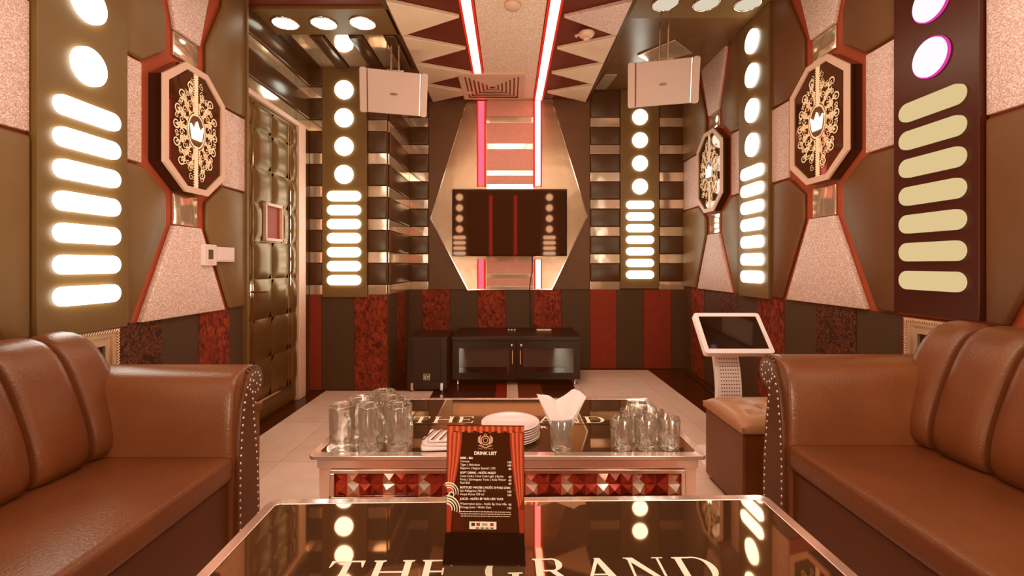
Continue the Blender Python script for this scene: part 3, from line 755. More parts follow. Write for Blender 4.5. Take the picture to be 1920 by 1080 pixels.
# ------------------------------------------------------------------ sofas
def sofa(label, wx, sx, y0, D, lift, length, floor_k):
    """wx: x of the back; sx=+1 left sofa facing right, -1 right sofa; y0 far outer end"""
    loc = (wx, y0, 0)
    t = thing('sofa', label, 'sofa', loc)
    K = floor_k
    G = lambda x, y, z: (sx*x, -y, z*K)
    DL = DR = D
    Ls = .165
    # base and seat
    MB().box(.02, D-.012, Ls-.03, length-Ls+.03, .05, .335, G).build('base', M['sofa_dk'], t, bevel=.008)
    n = 40; prof = []
    MB().box(.2, D+.004, Ls-.012, length-Ls+.012, .338, .42, G).build('seat', M['sofa'], t, bevel=.022, seg=4, hard=False)
    for fx in (.08, D-.08):
        for fy in (.1, length-.1):
            MB().lathe([(.022, 0), (.03, .05)], 16, T=lambda a, b, c: G(fx+a, fy+b, c)).build('foot', M['black'], t)
    # back channels
    prf = [(.262, .405), (.288, .45), (.283, .52), (.258, .60), (.232, .67), (.205, .73), (.172, .778), (.13, .80), (.085, .80), (.04, .775), (.01, .72), (.0, .60), (.0, .40)]
    nrm = [(.6, -.3), (1, 0), (1, .1), (.95, .3), (.92, .35), (.85, .5), (.6, .8), (.2, 1), (-.2, 1), (-.5, .7), (0, 0), (0, 0), (0, 0)]
    cw = .172; ystart = .04; k = 0; y = ystart
    first = True
    edges = []
    while y < length-.05:
        w = cw if not first else .185
        y1 = min(y+w, length-.04)
        if length-.04-y1 < .1: y1 = length-.04
        m = MB(); vs = []; fs = []; ns = 14; npz = len(prf)
        for j in range(ns+1):
            a = j/ns
            bl = .021*(1-abs(2*a-1)**4.6)-.001
            shr = 0
            if first: shr = max(0, 1-a*2.0)**2
            if y1 >= length-.041: shr = max(shr, max(0, (a-.5)*2)**2)
            for (px, pz), (nx, nz) in zip(prf, nrm):
                X = px+nx*bl; Z = pz+nz*bl*.8
                if shr: Z = .42+(Z-.42)*(1-.30*shr); X = X*(1-.15*shr)
                vs.append((X, y+(y1-y)*a, Z))
        for j in range(ns):
            for q in range(npz):
                r = (q+1) % npz
                fs.append((j*npz+q, j*npz+r, (j+1)*npz+r, (j+1)*npz+q))
        fs += [tuple(range(npz-1, -1, -1)), tuple(range(ns*npz, (ns+1)*npz))]
        m.add(vs, fs, G); o = m.build('back_cushion', M['sofa'], t); smooth_by_angle(o, 50)
        o.modifiers.new('s', 'SUBSURF').render_levels = 1
        # tuck button at the foot of the seam
        y = y1; first = False
    # arms
    zc = .628; yc = .050; r = .060
    pr = [(.165, .35), (.166, .50), (.163, .58), (.155, .63), (.138, .662), (.11, .679), (.075, .687)]
    for q in range(11):
        a = PI/2+PI*1.04*q/10
        pr.append((yc+r*math.cos(a), zc+r*math.sin(a)))
    pr += [(.034, .55), (.022, .45), (.012, .33), (.010, .2), (.018, .05), (.165, .05)]
    for end in (0, 1):
        ff = (lambda yy: yy) if end == 0 else (lambda yy: length-yy)
        A = lambda u, w, d: G(d, ff(u), w)
        am = MB(); N = len(pr); vs = []; fs = []
        secs = [(.0, 0), (.1, 0), (.3, 0), (.5, 0), (D-.03, 0), (D-.012, .0), (D-.003, .004), (D, .010)]
        cxx, czz = .09, .42
        for (xd, ins) in secs:
            for (u, w) in pr:
                L = math.hypot(u-cxx, w-czz) or 1
                vs.append((u-(u-cxx)/L*ins, w-(w-czz)/L*ins, xd))
        for s_ in range(len(secs)-1):
            for q in range(N):
                rr = (q+1) % N; fs.append((s_*N+q, s_*N+rr, (s_+1)*N+rr, (s_+1)*N+q))
        fs += [tuple(range(N)), tuple(range(len(secs)*N-1, (len(secs)-1)*N-1, -1))]
        am.add(vs, fs, A); ao = am.build('arm', M['sofa'], t); smooth_by_angle(ao, 40)
        # front facing of the arm: scroll plus narrowing band
        fp = []
        for (u, w) in pr:
            fp.append((u, w))
        inner = [(.150, .05), (.150, .35), (.140, .48), (.126, .57), (.108, .625), (.080, .655)]
        outer = [(.028, .05), (.020, .2), (.024, .33), (.038, .45), (.052, .545), (.055, .60)]
        sc = []
        for q in range(13):
            a = PI*.38+PI*1.42*q/12; sc.append((yc+.050*math.cos(a)+.002, zc+.050*math.sin(a)))
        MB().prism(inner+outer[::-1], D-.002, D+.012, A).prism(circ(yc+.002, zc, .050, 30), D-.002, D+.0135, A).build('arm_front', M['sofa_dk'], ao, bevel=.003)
        nh = MB(); pts = []
        def along(P, step):
            out = []; acc = 0
            for a, b in zip(P[:-1], P[1:]):
                L = math.hypot(b[0]-a[0], b[1]-a[1]); q = acc
                while q < L: out.append((a[0]+(b[0]-a[0])*q/L, a[1]+(b[1]-a[1])*q/L)); q += step
                acc = q-L
            return out
        li = [(u-.012, w) for u, w in inner]; lo = [(u+.012, w) for u, w in outer]
        pts += along(li[::1], .024)+along(lo, .024)
        pts += [(yc+.002+.034*math.cos(2*PI*q/12), zc+.034*math.sin(2*PI*q/12)) for q in range(12)]+[(yc-.008, zc-.006), (yc+.012, zc+.008)]
        for (u, w) in pts:
            nh.lathe([(.0052, 0), (.0045, .0025), (.002, .004), (.0004, .0042)], 8, T=lambda a, b, c: A(u+a, w+b, D+.011+c))
        nh.build('nailhead_trim', M['chrome'], ao, smooth=True)
        # pleats around the scroll
        pl = MB()
        for q in range(18):
            a = PI*.3+PI*1.5*q/17
            pl.tube([A(yc+.044*math.cos(a), zc+.044*math.sin(a), D+.012), A(yc+.058*math.cos(a), zc+.058*math.sin(a), D+.002)], [.0035, .0045], 6)
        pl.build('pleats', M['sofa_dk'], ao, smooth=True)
    return t
sofa('long brown leather sofa with rolled arms along the left wall', XL+.036, 1, 1.625, .68, 0, 2.35, 1.0)
sofa('long brown leather sofa with rolled arms on the right, beside the kiosk', XR-.11, -1, 1.685, .70, 0, 2.35, 1.035)

# ottomans
def ottoman(label, x0, x1, y0, y1, h, mtop):
    cx, cy = (x0+x1)/2, (y0+y1)/2
    t = thing('ottoman', label, 'ottoman', (cx, cy, 0), 0, 'box stools beside the sofas')
    a, b = (x1-x0)/2, (y1-y0)/2
    MB().box(-a+.008, a-.008, -b+.008, b-.008, .02, h-.055).build('base', M['sofa'], t, bevel=.01)
    n = 24; vs = []; fs = []
    for i in range(n+1):
        for j in range(n+1):
            u, v = -1+2*i/n, -1+2*j/n
            edge = (1-abs(u)**8)*(1-abs(v)**8)
            z = h-.03+.032*edge
            for (p, q) in ((-.45, -.4), (.45, -.4), (-.45, .4), (.45, .4), (0, 0)):
                z -= .018*math.exp(-((u-p)**2+(v-q)**2)/.012)
            z -= .006*math.exp(-(min(abs(abs(u)-abs(v)*1.1), 1))**2/.002)
            vs.append((u*a, v*b, z))
    for i in range(n):
        for j in range(n): fs.append((i*(n+1)+j, (i+1)*(n+1)+j, (i+1)*(n+1)+j+1, i*(n+1)+j+1))
    o = len(vs)
    per = [(i, 0) for i in range(n)]+[(n, j) for j in range(n)]+[(i, n) for i in range(n, 0, -1)]+[(0, j) for j in range(n, 0, -1)]
    for (i, j) in per: vs.append((vs[i*(n+1)+j][0], vs[i*(n+1)+j][1], h-.056))
    for k in range(len(per)):
        k2 = (k+1) % len(per); i, j = per[k]; i2, j2 = per[k2]
        fs.append((i*(n+1)+j, i2*(n+1)+j2, o+k2, o+k))
    fs.append(tuple(range(o+len(per)-1, o-1, -1)))
    smooth_by_angle(MB().add(vs, fs).build('cushion', mtop, t), 60)
    for sx_ in (-1, 1):
        for sy_ in (-1, 1): MB().box(sx_*(a-.04)-.015, sx_*(a-.04)+.015, sy_*(b-.04)-.015, sy_*(b-.04)+.015, 0, .021).build('foot', M['black'], t)
ottoman('brown leather box ottoman with a tufted top in front of the kiosk', .945, 1.33, 1.86, 2.24, .40, mat('lit ottoman top', (176, 122, 92), .4, var=.05))  # paler top colour carries the light falling on the leather
ottoman('brown ottoman hidden behind the arm of the left sofa', -1.59, -1.29, 2.02, 2.40, .34, M['sofa'])

# ------------------------------------------------------------------ kiosk
ks = thing('touchscreen_kiosk', 'white song selection kiosk with a tilted touchscreen and perforated stem', 'kiosk', (1.14, 2.42, 0))
cyk = 2.42
p0 = Vector((0, 2.263-cyk, CZ-.437)); p1 = Vector((.004, 2.43-cyk, CZ-.256))
up = (p1-p0); hgt = up.length; up.normalize(); rt = Vector((1, 0, 0)); nr = rt.cross(up).normalized()   # points toward the camera and up
Tk = lambda u, w, d: tuple(p0+rt*u+up*w+nr*d)
MB().prism(rrect(-.1725, .1725, 0, hgt, .016), -.03, 0, Tk).build('screen_case', M['kwhite'], ks, bevel=.005, seg=3)
kb = MB(); 
o_ = rrect(-.1725, .1725, 0, hgt, .016); i_ = rrect(-.150, .152, .026, hgt-.022, .003)
nn = len(o_)
kb.add([(p[0], p[1], .004) for p in o_]+[(p[0], p[1], .004) for p in i_]+[(p[0], p[1], 0) for p in o_]+[(p[0], p[1], 0) for p in i_],
       [f for k in range(nn) for f in ((k, (k+1) % nn, nn+(k+1) % nn, nn+k), (2*nn+k, 2*nn+(k+1) % nn, (k+1) % nn, k), (nn+k, nn+(k+1) % nn, 3*nn+(k+1) % nn, 3*nn+k))], Tk)
kb.build('bezel', M['kwhite'], ks)
MB().prism(i_, .0003, .001, Tk).build('screen', M['blackgl'], ks)
# curved stem
sv = []; N = 14
for k in range(N+1):
    q = k/N; z = .02+(.66-.02)*q; 
    yy = -.02-.10*math.sin(PI*q)**1+.05*(1-q)
    sv.append((yy, z))
st = MB(); vs = []; fs = []
for (yy, z) in sv: vs += [(-.088, yy, z), (.042, yy, z), (.042, yy+.03, z), (-.088, yy+.03, z)]
for k in range(N):
    for j in range(4): fs.append((4*k+j, 4*k+(j+1) % 4, 4*k+4+(j+1) % 4, 4*k+4+j))
fs += [(0, 3, 2, 1), (4*N, 4*N+1, 4*N+2, 4*N+3)]
st.add(vs, fs); smooth_by_angle(st.build('stem', M['kwhite'], ks, bevel=.006, seg=2), 40)
ho = MB()
for k in range(30):
    q = .08+.80*k/29; i = q*N; a = int(i); f_ = i-a
    yy = sv[a][0]*(1-f_)+sv[min(a+1, N)][0]*f_; z = sv[a][1]*(1-f_)+sv[min(a+1, N)][1]*f_
    for j in range(8):
        x = -.062+.0125*j
        ho.add([(x-.003, yy-.0012, z-.003), (x+.003, yy-.0012, z-.003), (x+.003, yy-.0012, z+.003), (x-.003, yy-.0012, z+.003)], [(0, 1, 2, 3)])
ho.build('perforation', mat('hole shade', (130, 60, 44), .8), ks)
MB().prism(rrect(-.15, .12, -.14, .16, .04), 0, .022, lambda u, w, d: (u, w, d)).build('base', M['kwhite'], ks, bevel=.005)
tag(MB().tube([(1.66, 4.35, .012), (1.66, 4.0, .012), (1.60, 3.5, .012), (1.52, 3.0, .012), (1.40, 2.7, .012), (1.28, 2.57, .012)], .008).build('power_cord', M['cable'], smooth=True), 'black cable on the floor along the right wall to the kiosk', 'cable')

# ------------------------------------------------------------------ serif capitals for the table tops
def letters():
    """each letter: (advance, [polygons]) in a unit-high box"""
    W_, t, s = .17, .065, .055
    R = lambda x0, x1, y0, y1: [(x0, y0), (x1, y0), (x1, y1), (x0, y1)]
    def stem(x, w=W_, y0=0, y1=1, ser=.07):
        L = [R(x, x+w, y0, y1)]
        if y0 == 0: L.append([(x-ser, 0), (x+w+ser, 0), (x+w+ser, s*.7), (x+w, s*1.5), (x, s*1.5), (x-ser, s*.7)])
        if y1 == 1: L.append([(x-ser, 1), (x-ser, 1-s*.7), (x, 1-s*1.5), (x+w, 1-s*1.5), (x+w+ser, 1-s*.7), (x+w+ser, 1)])
        return L
    def arc(cx, cy, rx, ry, a0, a1, w0, w1, n=24):
        """stroke thick at the sides (w1) and thin at top/bottom (w0)"""
        L = []
        P = []
        for i in range(n+1):
            a = a0+(a1-a0)*i/n; w = w0+(w1-w0)*abs(math.cos(a))**1.5
            P.append(((cx+rx*math.cos(a), cy+ry*math.sin(a)), (cx+(rx-w)*math.cos(a), cy+(ry-min(w, ry*.9) if abs(math.cos(a)) > 2 else ry-w0)*math.sin(a))))
        for (a, b), (c, d) in zip(P[:-1], P[1:]): L.append([a, b, d, c])
        return L
    D_ = {}
    D_['T'] = (.95, stem(.36, ser=.09, y1=.96)+[R(.02, .87, 1-t, 1), [(.02, 1), (.02, .72), (.05, .72), (.12, 1-t), (.12, 1)], [(.87, 1), (.87, .72), (.84, .72), (.77, 1-t), (.77, 1)]])
    D_['H'] = (1.12, stem(.10)+stem(.83)+[R(.2, .9, .49, .49+t)])
    D_['E'] = (.92, stem(.10)+[R(.2, .78, 0, t), R(.2, .76, 1-t, 1), R(.2, .60, .49, .49+t),
               [(.84, .28), (.80, .28), (.70, t), (.70, 0), (.79, 0)], [(.80, .74), (.77, .74), (.68, 1-t), (.68, 1), (.80, 1)], R(.57, .61, .38, .66)])
    D_['G'] = (1.10, arc(.53, .5, .48, .52, PI*.22, PI*1.75, .05, .18)+[R(.72, .89, .06, .42), R(.62, .98, .38, .44), [(.88, .98), (.85, .98), (.76, .86), (.88, .68), (.91, .68)]])
    D_['R'] = (1.06, stem(.10)+[R(.2, .50, 1-t*.9, 1), R(.2, .50, .47, .47+t*.9)]+arc(.48, .735, .30, .265, -PI/2, PI/2, .055, .17)+[[(.42, .50), (.60, .50), (.95, .05), (1.06, .05), (1.06, 0), (.80, 0)]])
    D_['A'] = (1.05, [[(.48, 1), (.58, 1), (.22, 0), (.14, 0)], [(.44, 1), (.60, 1), (.98, 0), (.76, 0)], R(.26, .78, .30, .30+t*.9), R(.02, .34, 0, s*.8), R(.68, 1.06, 0, s*.8)])
    D_['N'] = (1.15, [R(.14, .205, 0, 1), R(.89, .955, 0, 1), [(.06, 1), (.28, 1), (.955, .0), (.80, 0)], R(.04, .31, 0, s*.8), R(.78, 1.07, 1-s*.8, 1), R(.04, .2, 1-s*.8, 1)])
    D_['D'] = (1.12, stem(.10)+[R(.2, .50, 1-t*.9, 1), R(.2, .50, 0, t*.9)]+arc(.50, .5, .52, .5, -PI/2, PI/2, .055, .19))
    return D_
LET = letters()
def word(mb, txt, x0, x1, y0, h, T):
    adv = sum(.55 if c == ' ' else LET[c][0]+.12 for c in txt); k = (x1-x0)/adv; x = x0
    for c in txt:
        if c == ' ': x += .55*k; continue
        a, P = LET[c]
        for ip, poly in enumerate(P):
            mb.add([(x+p[0]*k, y0+p[1]*h, ip*.00002) for p in poly], [tuple(range(len(poly)))], T)
        x += (a+.12)*k

# ------------------------------------------------------------------ tables
def table(label, x0, x1, y0, y1, rz, top, txt_y):
    """origin at middle of the far edge"""
    cx = (x0+x1)/2; w = (x1-x0)/2; d = y1-y0
    t = thing('coffee_table', label, 'coffee table', (cx, y1, 0), rz, 'mirrored coffee tables lettered in cream')
    Tp = lambda x, y, z: (x, y, z)
    # glass slab
    slab = rrect(-w+.028, w-.028, -d+.028, -.028, .012)
    MB().prism(slab, top-.010, top, Tp).build('glass_top', M['glassblk'], t)
    o_ = rrect(-w, w, -d, 0, .022); i_ = rrect(-w+.027, w-.027, -d+.027, -.027, .012); n = len(o_)
    vs = [(p[0], p[1], top-.001) for p in o_]+[(p[0], p[1], top+.0015) for p in i_]+[(p[0], p[1], top-.014) for p in o_]+[(p[0], p[1], top-.014) for p in i_]
    fs = []
    for k in range(n):
        j = (k+1) % n; fs += [(k, j, n+j, n+k), (2*n+k, 2*n+j, j, k), (n+k, n+j, 3*n+j, 3*n+k), (3*n+k, 3*n+j, 2*n+j, 2*n+k)]
    o = MB().add(vs, fs).build('rim', M['pinkchrome'], t, bevel=.002)
    MB().prism(rrect(-w+.01, w-.01, -d+.01, -.01, .02), top-.0185, top-.0145, Tp).build('under_tray', M['black'], t)
    # body
    a, b0, b1 = w-.022, -d+.018, -.02
    z1 = top-.019
    MB().box(-a, a, b0, b1, z1-.028, z1).build('upper_apron', M['brush'], t, bevel=.003)
    MB().box(-a+.005, a-.005, b0+.006, b1-.006, .03, z1-.028).build('body', M['brush'], t)
    MB().box(-a-.004, a+.004, b0-.004, b1+.004, 0, .04).build('plinth', M['black'], t)
    # framed jewel panel on the near face
    za, zb = z1-.042, z1-.114
    fr_ = MB(); u0, u1 = -a+.055, a-.055
    y_ = b0+.006
    for (p, q, r_, s_) in ((u0-.014, u1+.014, za, za+.012), (u0-.014, u1+.014, zb-.012, zb), (u0-.014, u0, zb, za), (u1, u1+.014, zb, za)):
        fr_.box(p, q, y_-.010, y_, r_, s_)
    fr_.build('panel_frame', M['chrome'], t, bevel=.002)
    jw = MB(); hh = (za-zb)/2; nx = int((u1-u0)/hh); cw_ = (u1-u0)/nx
    rnd = random.Random(3)
    cols = [M['j1'], M['j2'], M['j3'], M['j4']]
    for i in range(nx):
        for j in range(2):
            X0 = u0+cw_*i; Z0 = zb+hh*j
            c4 = [(X0, y_-.001, Z0), (X0+cw_, y_-.001, Z0), (X0+cw_, y_-.001, Z0+hh), (X0, y_-.001, Z0+hh)]
            ap = (X0+cw_/2+rnd.uniform(-.006, .006), y_-.010, Z0+hh/2+rnd.uniform(-.006, .006))
            for k in range(4):
                tx = (c4[k][0]+c4[(k+1) % 4][0]+ap[0])/3; tz = (c4[k][2]+c4[(k+1) % 4][2]+ap[2])/3
                per = 3*cw_; dxm = abs(((tx-u0-1.5*cw_+per/2) % per)-per/2); dzm = abs(tz-(za+zb)/2)
                dd = dxm+dzm*1.1
                q = 3 if dd < .024 else (2 if dd < .040 and (i+j+k) % 3 else (1 if dd < .058 else rnd.choice([0, 0, 1])))
                jw.add([c4[k], c4[(k+1) % 4], ap], [(0, 1, 2)], None, cols[q])
    jw.build('jewel_panel', None, t, weld=False)
    # lettering
    Tw = lambda x, y, z: (x, y, top+.0004+z)
    lt = MB(); yb_ = txt_y[0]-y1; hgt_ = txt_y[1]-txt_y[0]
    word(lt, 'THE GRAND', txt_y[2]-cx, txt_y[3]-cx, yb_, hgt_, Tw)
    lt.box(txt_y[2]-cx, txt_y[3]-cx+.01, yb_-.022, yb_-.019, 0, 0, Tw)
    vs, fs = text_geo('R', .03, 'LEFT', .0006)
    kx = (txt_y[4]-cx)
    lt.add(vs, fs, lambda x, y, z: (kx+x*1.4, yb_-.055+y, top+.0004))
    lt.build('lettering', M['print'], t, weld=False)
    return t
table('mirrored coffee table holding the glasses, plates and napkins', -.615, .605, 1.395, 2.01, 0, .45, (1.685, 1.755, -.365, .372, .11))
table('black glass coffee table in the foreground with the drink menu', -.592, .648, .50, 1.150, .018, .45, (.833, .905, -.352, .408, .12))

# ------------------------------------------------------------------ things on the far table
TT = .4505
def mug_proto():
    t = thing('beer_mug', 'x', 'glass mug', (0, 0, 0))
    prof = [(.0005, 0), (.034, 0), (.040, .006), (.0405, .022), (.0375, .032), (.0385, .06), (.0395, .138), (.0388, .142), (.037, .142), (.0358, .13), (.0345, .06), (.0335, .034), (.029, .025), (.0005, .023)]
    MB().lathe(prof, 36).build('body', M['glass'], t, smooth=True)
    pts = [(.037, 0, .118), (.052, 0, .122), (.066, 0, .112), (.070, 0, .09), (.068, 0, .062), (.058, 0, .046), (.037, 0, .044)]
    MB().tube(pts, [.007, .0065, .006, .006, .006, .0065, .007], 10).build('handle', M['glass'], t, smooth=True)
    return t
mp = mug_proto()
MG = [(-.525, 1.440, 'clear glass mug at the front left corner of the far table'), (-.434, 1.440, 'middle clear glass mug of the front row of mugs'), (-.345, 1.440, 'front row clear glass mug nearest the folded napkins'),
      (-.488, 1.518, 'clear glass mug in the second row, on the left'), (-.386, 1.522, 'clear glass mug in the second row, on the right'), (-.437, 1.598, 'rearmost clear glass mug of the cluster')]
for i, (x, y, l) in enumerate(MG):
    rz = [-.9, -.7, -.8, -.4, .9, 2.2][i]
    if i == 0: mp.location = (x, y, TT); mp.rotation_euler = (0, 0, rz); mp['label'] = l; mp['group'] = 'glass mugs on the far table'
    else: dup(mp, (x, y, TT), rz, l, 'glass mugs on the far table')
def tumbler_proto():
    t = thing('tumbler', 'x', 'drinking glass', (0, 0, 0))
    prof = [(.0005, 0), (.028, 0), (.0315, .004), (.032, .015), (.033, .038), (.0345, .06), (.0352, .096), (.0345, .0975), (.0336, .096), (.0325, .06), (.0305, .036), (.0285, .02), (.022, .014), (.0005, .012)]
    def rm(th, z): return 1+.035*math.cos(12*th)*max(0, min(1, (.045-z)/.03))*max(0, min(1, z/.004))
    MB().lathe(prof, 60, rmod=rm).build('body', M['glass'], t, smooth=True)
    return t
tp = tumbler_proto()
TG = [(.355, 1.452, 'cut glass tumbler at the front left of the tumbler cluster'), (.431, 1.452, 'cut glass tumbler in the middle of the front row'), (.507, 1.458, 'cut glass tumbler at the right edge of the far table'),
      (.404, 1.525, 'cut glass tumbler in the second row, on the left'), (.480, 1.528, 'cut glass tumbler in the second row, on the right'), (.447, 1.602, 'rearmost cut glass tumbler of the cluster'),
      (.163, 1.440, 'cut glass tumbler holding a fanned white napkin')]
for i, (x, y, l) in enumerate(TG):
    if i == 0: tp.location = (x, y, TT); tp['label'] = l; tp['group'] = 'cut glass tumblers on the far table'
    else: dup(tp, (x, y, TT), i*.3, l, 'cut glass tumblers on the far table')
# napkin fanned in the tumbler
nk = MB()
def sheet(mb, pts, fs, T): mb.add(pts, fs, T)
Tn = lambda x, y, z: (.163+x, 1.440+y, TT+z)
A_ = [(0.0, .002, .020), (-.010, -.006, .022), (.012, .004, .022), (-.078, -.004, .176), (-.050, .010, .168), (-.021, -.012, .157), (.010, -.004, .172), (.041, .008, .189), (.060, .014, .180), (.078, -.006, .167), (-.034, -.014, .095), (.0, -.022, .10), (.034, -.010, .10)]
nk.add(A_, [(0, 1, 10, 11), (1, 3, 10), (3, 4, 5, 10), (10, 5, 11), (0, 11, 12, 2), (11, 5, 6), (11, 6, 7, 12), (12, 7, 8, 9), (2, 12, 9)], Tn)
B_ = [(x*.8+.004, y+.014, z*.97) for x, y, z in A_]
nk.add(B_, [(0, 1, 10, 11), (1, 3, 10), (3, 4, 5, 10), (10, 5, 11), (0, 11, 12, 2), (11, 5, 6), (11, 6, 7, 12), (12, 7, 8, 9), (2, 12, 9)], Tn)
no = nk.build('folded_napkin', M['cloth'], weld=False, loc=(.163, 1.440, TT)); sm = no.modifiers.new('so', 'SOLIDIFY'); sm.thickness = .0015
tag(no, 'white paper napkin fanned out of a tumbler', 'napkin')
# plates
def plate_proto():
    prof = [(.0005, .002), (.055, .002), (.058, 0), (.062, .002), (.085, .008), (.097, .0115), (.0975, .013), (.096, .0138), (.084, .0105), (.062, .0055), (.0005, .005)]
    o = MB().lathe(prof, 56).build('dinner_plate', M['whitecer'], smooth=True)
    return o
pp = plate_proto(); names = ['lowest', 'second lowest', 'third lowest', 'middle', 'third from the top', 'second from the top', 'topmost']
for i in range(7):
    o = pp if i == 0 else pp.copy()
    if i: C.objects.link(o)
    o.location = (.004+.001*math.sin(i*2), 1.535+.001*math.cos(i*3), TT+.0074*i)
    tag(o, '%s white dinner plate of the stack on the far table' % names[i], 'plate', 'stacked white dinner plates')
# folded towels with forks
zt = TT
TWL = ['white folded napkin lying directly on the table, under two others', 'white folded napkin between two others, left of the menu', 'topmost folded white napkin, under the forks']
for i in range(3):
    n = 10; mb = MB(); vs = []; fs = []
    w, d, h = .075-.004*i, .05, .011
    P = rrect(-w, w, -d, d, .012)
    mb.prism(P, 0, h, lambda u, w_, d_: (u, w_, d_+.002*math.sin(u*60+i)*(d_ > 0)))
    o = mb.build('folded_napkin', M['cloth'], bevel=.0045, seg=3, hard=False)
    o.location = (-.205+.006*i, 1.475+.004*i, zt+.0118*i+.002); o.rotation_euler = (0, 0, [.1, -.05, .12][i])
    tag(o, TWL[i], 'napkin', 'folded napkins left of the menu')
def fork(label, x, y, rz, z):
    t = thing('fork', label, 'fork', (x, y, z), rz, 'forks on the folded napkins')
    MB().prism([(-.003, -.08), (.003, -.08), (.0022, .02), (.009, .035), (.010, .05), (-.010, .05), (-.009, .035), (-.0022, .02)], 0, .002).build('handle', M['steel'], t, bevel=.0006)
    tn = MB()
    for k in range(4): tn.box(-.010+.0055*k, -.0068+.0055*k, .05, .082, 0, .0016)
    tn.build('tines', M['steel'], t)
for i in range(4):
    fork(['fork nearest the mugs, lying on the folded napkins', 'second fork from the mugs, lying on the folded napkins', 'third fork from the mugs, lying on the folded napkins', 'fork nearest the plates, lying on the folded napkins'][i], -.245+.024*i, 1.485, -.25+.02*i, zt+.042)

# ------------------------------------------------------------------ menu stand on the near table
mn = thing('menu_stand', 'red curtained drink list card in a black stand on the near table', 'menu', (-.048, .905, .4505), -.025)
lean = .06
Tm = lambda u, w, d: (u, w*math.sin(lean)*1.0-d, .050+w*math.cos(lean))
cwid, chgt = .0775, .209
MB().prism([(-cwid, -.01), (cwid, -.01), (cwid, chgt), (-cwid, chgt)], -.002, 0, Tm).build('card', M['card'], mn)
MB().prism([(-.081, 0), (.079, 0), (.0775, .052), (-.0775, .052)], -.001, .003, lambda u, w, d: (u, -.018+w*.30-d, w)).prism([(-.079, 0), (.079, 0), (.0775, .052), (-.0775, .052)], -.001, .003, lambda u, w, d: (u, .028-w*.42-d, w)).box(-.08, .08, -.016, .028, 0, .003).build('stand_base', M['blackgl'], mn)
def rect(mb, u0, u1, w0, w1, d, m): mb.add([(u0, w0, d), (u1, w0, d), (u1, w1, d), (u0, w1, d)], [(0, 1, 2, 3)], Tm, m)
pr = MB()
# valance
Wd = 2*cwid
n = 26
for k in range(n):
    a = -cwid+Wd*k/n; b = a+Wd/n
    dip = .0125+.002*math.sin(k*1.9)
    m_ = mat('v%d' % k, (206, 92, 64) if k % 2 else (158, 52, 32), .3, coat=.5) if k < 2 else pr.mats[k % 2]
    pr.add([(a, chgt-dip, .0004), (b, chgt-dip-.0006, .0004), (b, chgt-.0015, .0004), (a, chgt-.0015, .0004)], [(0, 1, 2, 3)], Tm, m_)
lite, darkr = pr.mats[1], pr.mats[0]
for s in (-1, 1):
    nf = 7
    for k in range(nf):
        f0, f1 = k/nf, (k+1)/nf
        steps = 8
        for j in range(steps):
            q0, q1 = j/steps, (j+1)/steps
            wt = .030 if s < 0 else .028; 
            g = lambda q: wt*(1-.62*q**1.6)
            z0, z1 = chgt-.013-.118*q0, chgt-.013-.118*q1
            if s > 0: z0, z1 = chgt-.013-.15*q0, chgt-.013-.15*q1
            pts = [(s*(cwid-.001-g(q0)*f0), z0, .0003), (s*(cwid-.001-g(q0)*f1), z0, .0003), (s*(cwid-.001-g(q1)*f1), z1, .0003), (s*(cwid-.001-g(q1)*f0), z1, .0003)]
            pr.add(pts, [(0, 1, 2, 3)], Tm, lite if k % 2 else darkr)
    # lower tails
    pr.add([(s*(cwid-.001), .0, .0003), (s*(cwid-.009), .0, .0003), (s*(cwid-.012), .045, .0003), (s*(cwid-.001), .07, .0003)], [(0, 1, 2, 3)], Tm, darkr)
pr.build('curtain_print', None, mn, weld=False)
wh = MB()
TXT = []
def line(txt, w, size, u=-.050, align='LEFT', bold=.00012):
    vs, fs = text_geo(txt, size, align, bold)
    wh.add([(u+x, w+y, .0007) for x, y, z in vs], fs, Tm)
s7 = .0066
line('DRINK LIST', .152, .0088, 0, 'CENTER', .0003)
rows = [('BEER - BIA', None, .1435, 1), ('Corona', '160', .1370, 0), ('Tiger | Heineken', '100', .1305, 0), ('Sapporo | Saigon Special | 333', '80', .1240, 0),
        ('SOFT DRINK - NƯỚC NGỌT', None, .1150, 1), ('Coca Cola | Coca Cola Light | Sprite', '60', .1085, 0), ('Fanta | Schweppes Tonic | Soda Water', '60', .1020, 0), ('Red Bull', '60', .0955, 0),
        ('BOTTLED WATER | NƯỚC ĐÓNG CHAI', None, .0865, 1), ('San Pellegrino 750 ml', '160', .0800, 0), ('Acqua Panna 750 ml', '160', .0735, 0),
        ('JUICES - NƯỚC ÉP TRÁI CÂY TƯƠI', None, .0645, 1), ('Watermelon Juice - Nước Ép Dưa Hấu', '90', .0550, 0), ('Orange Juice - Nước Cam', '135', .0485, 0)]
for t_, p_, w_, h_ in rows:
    line(t_, w_, .0058 if not h_ else .0056, bold=.0002 if h_ else .00006)
    if p_: line(p_, w_-.001, .0058, .052, 'RIGHT')
# fine print as short dashes of text-like marks, as small as in the photograph
rnd = random.Random(5)
for j in range(3):
    u = -.050+.001*j
    while u < .050:
        L = rnd.uniform(.002, .006)
        wh.add([(u, .0410-.0042*j, .0007), (u+L, .0410-.0042*j, .0007), (u+L, .0422-.0042*j, .0007), (u, .0422-.0042*j, .0007)], [(0, 1, 2, 3)], Tm); u += L+.0012
wh.build('printed_text', mat('white ink', (244, 222, 205), .4), mn, weld=False)
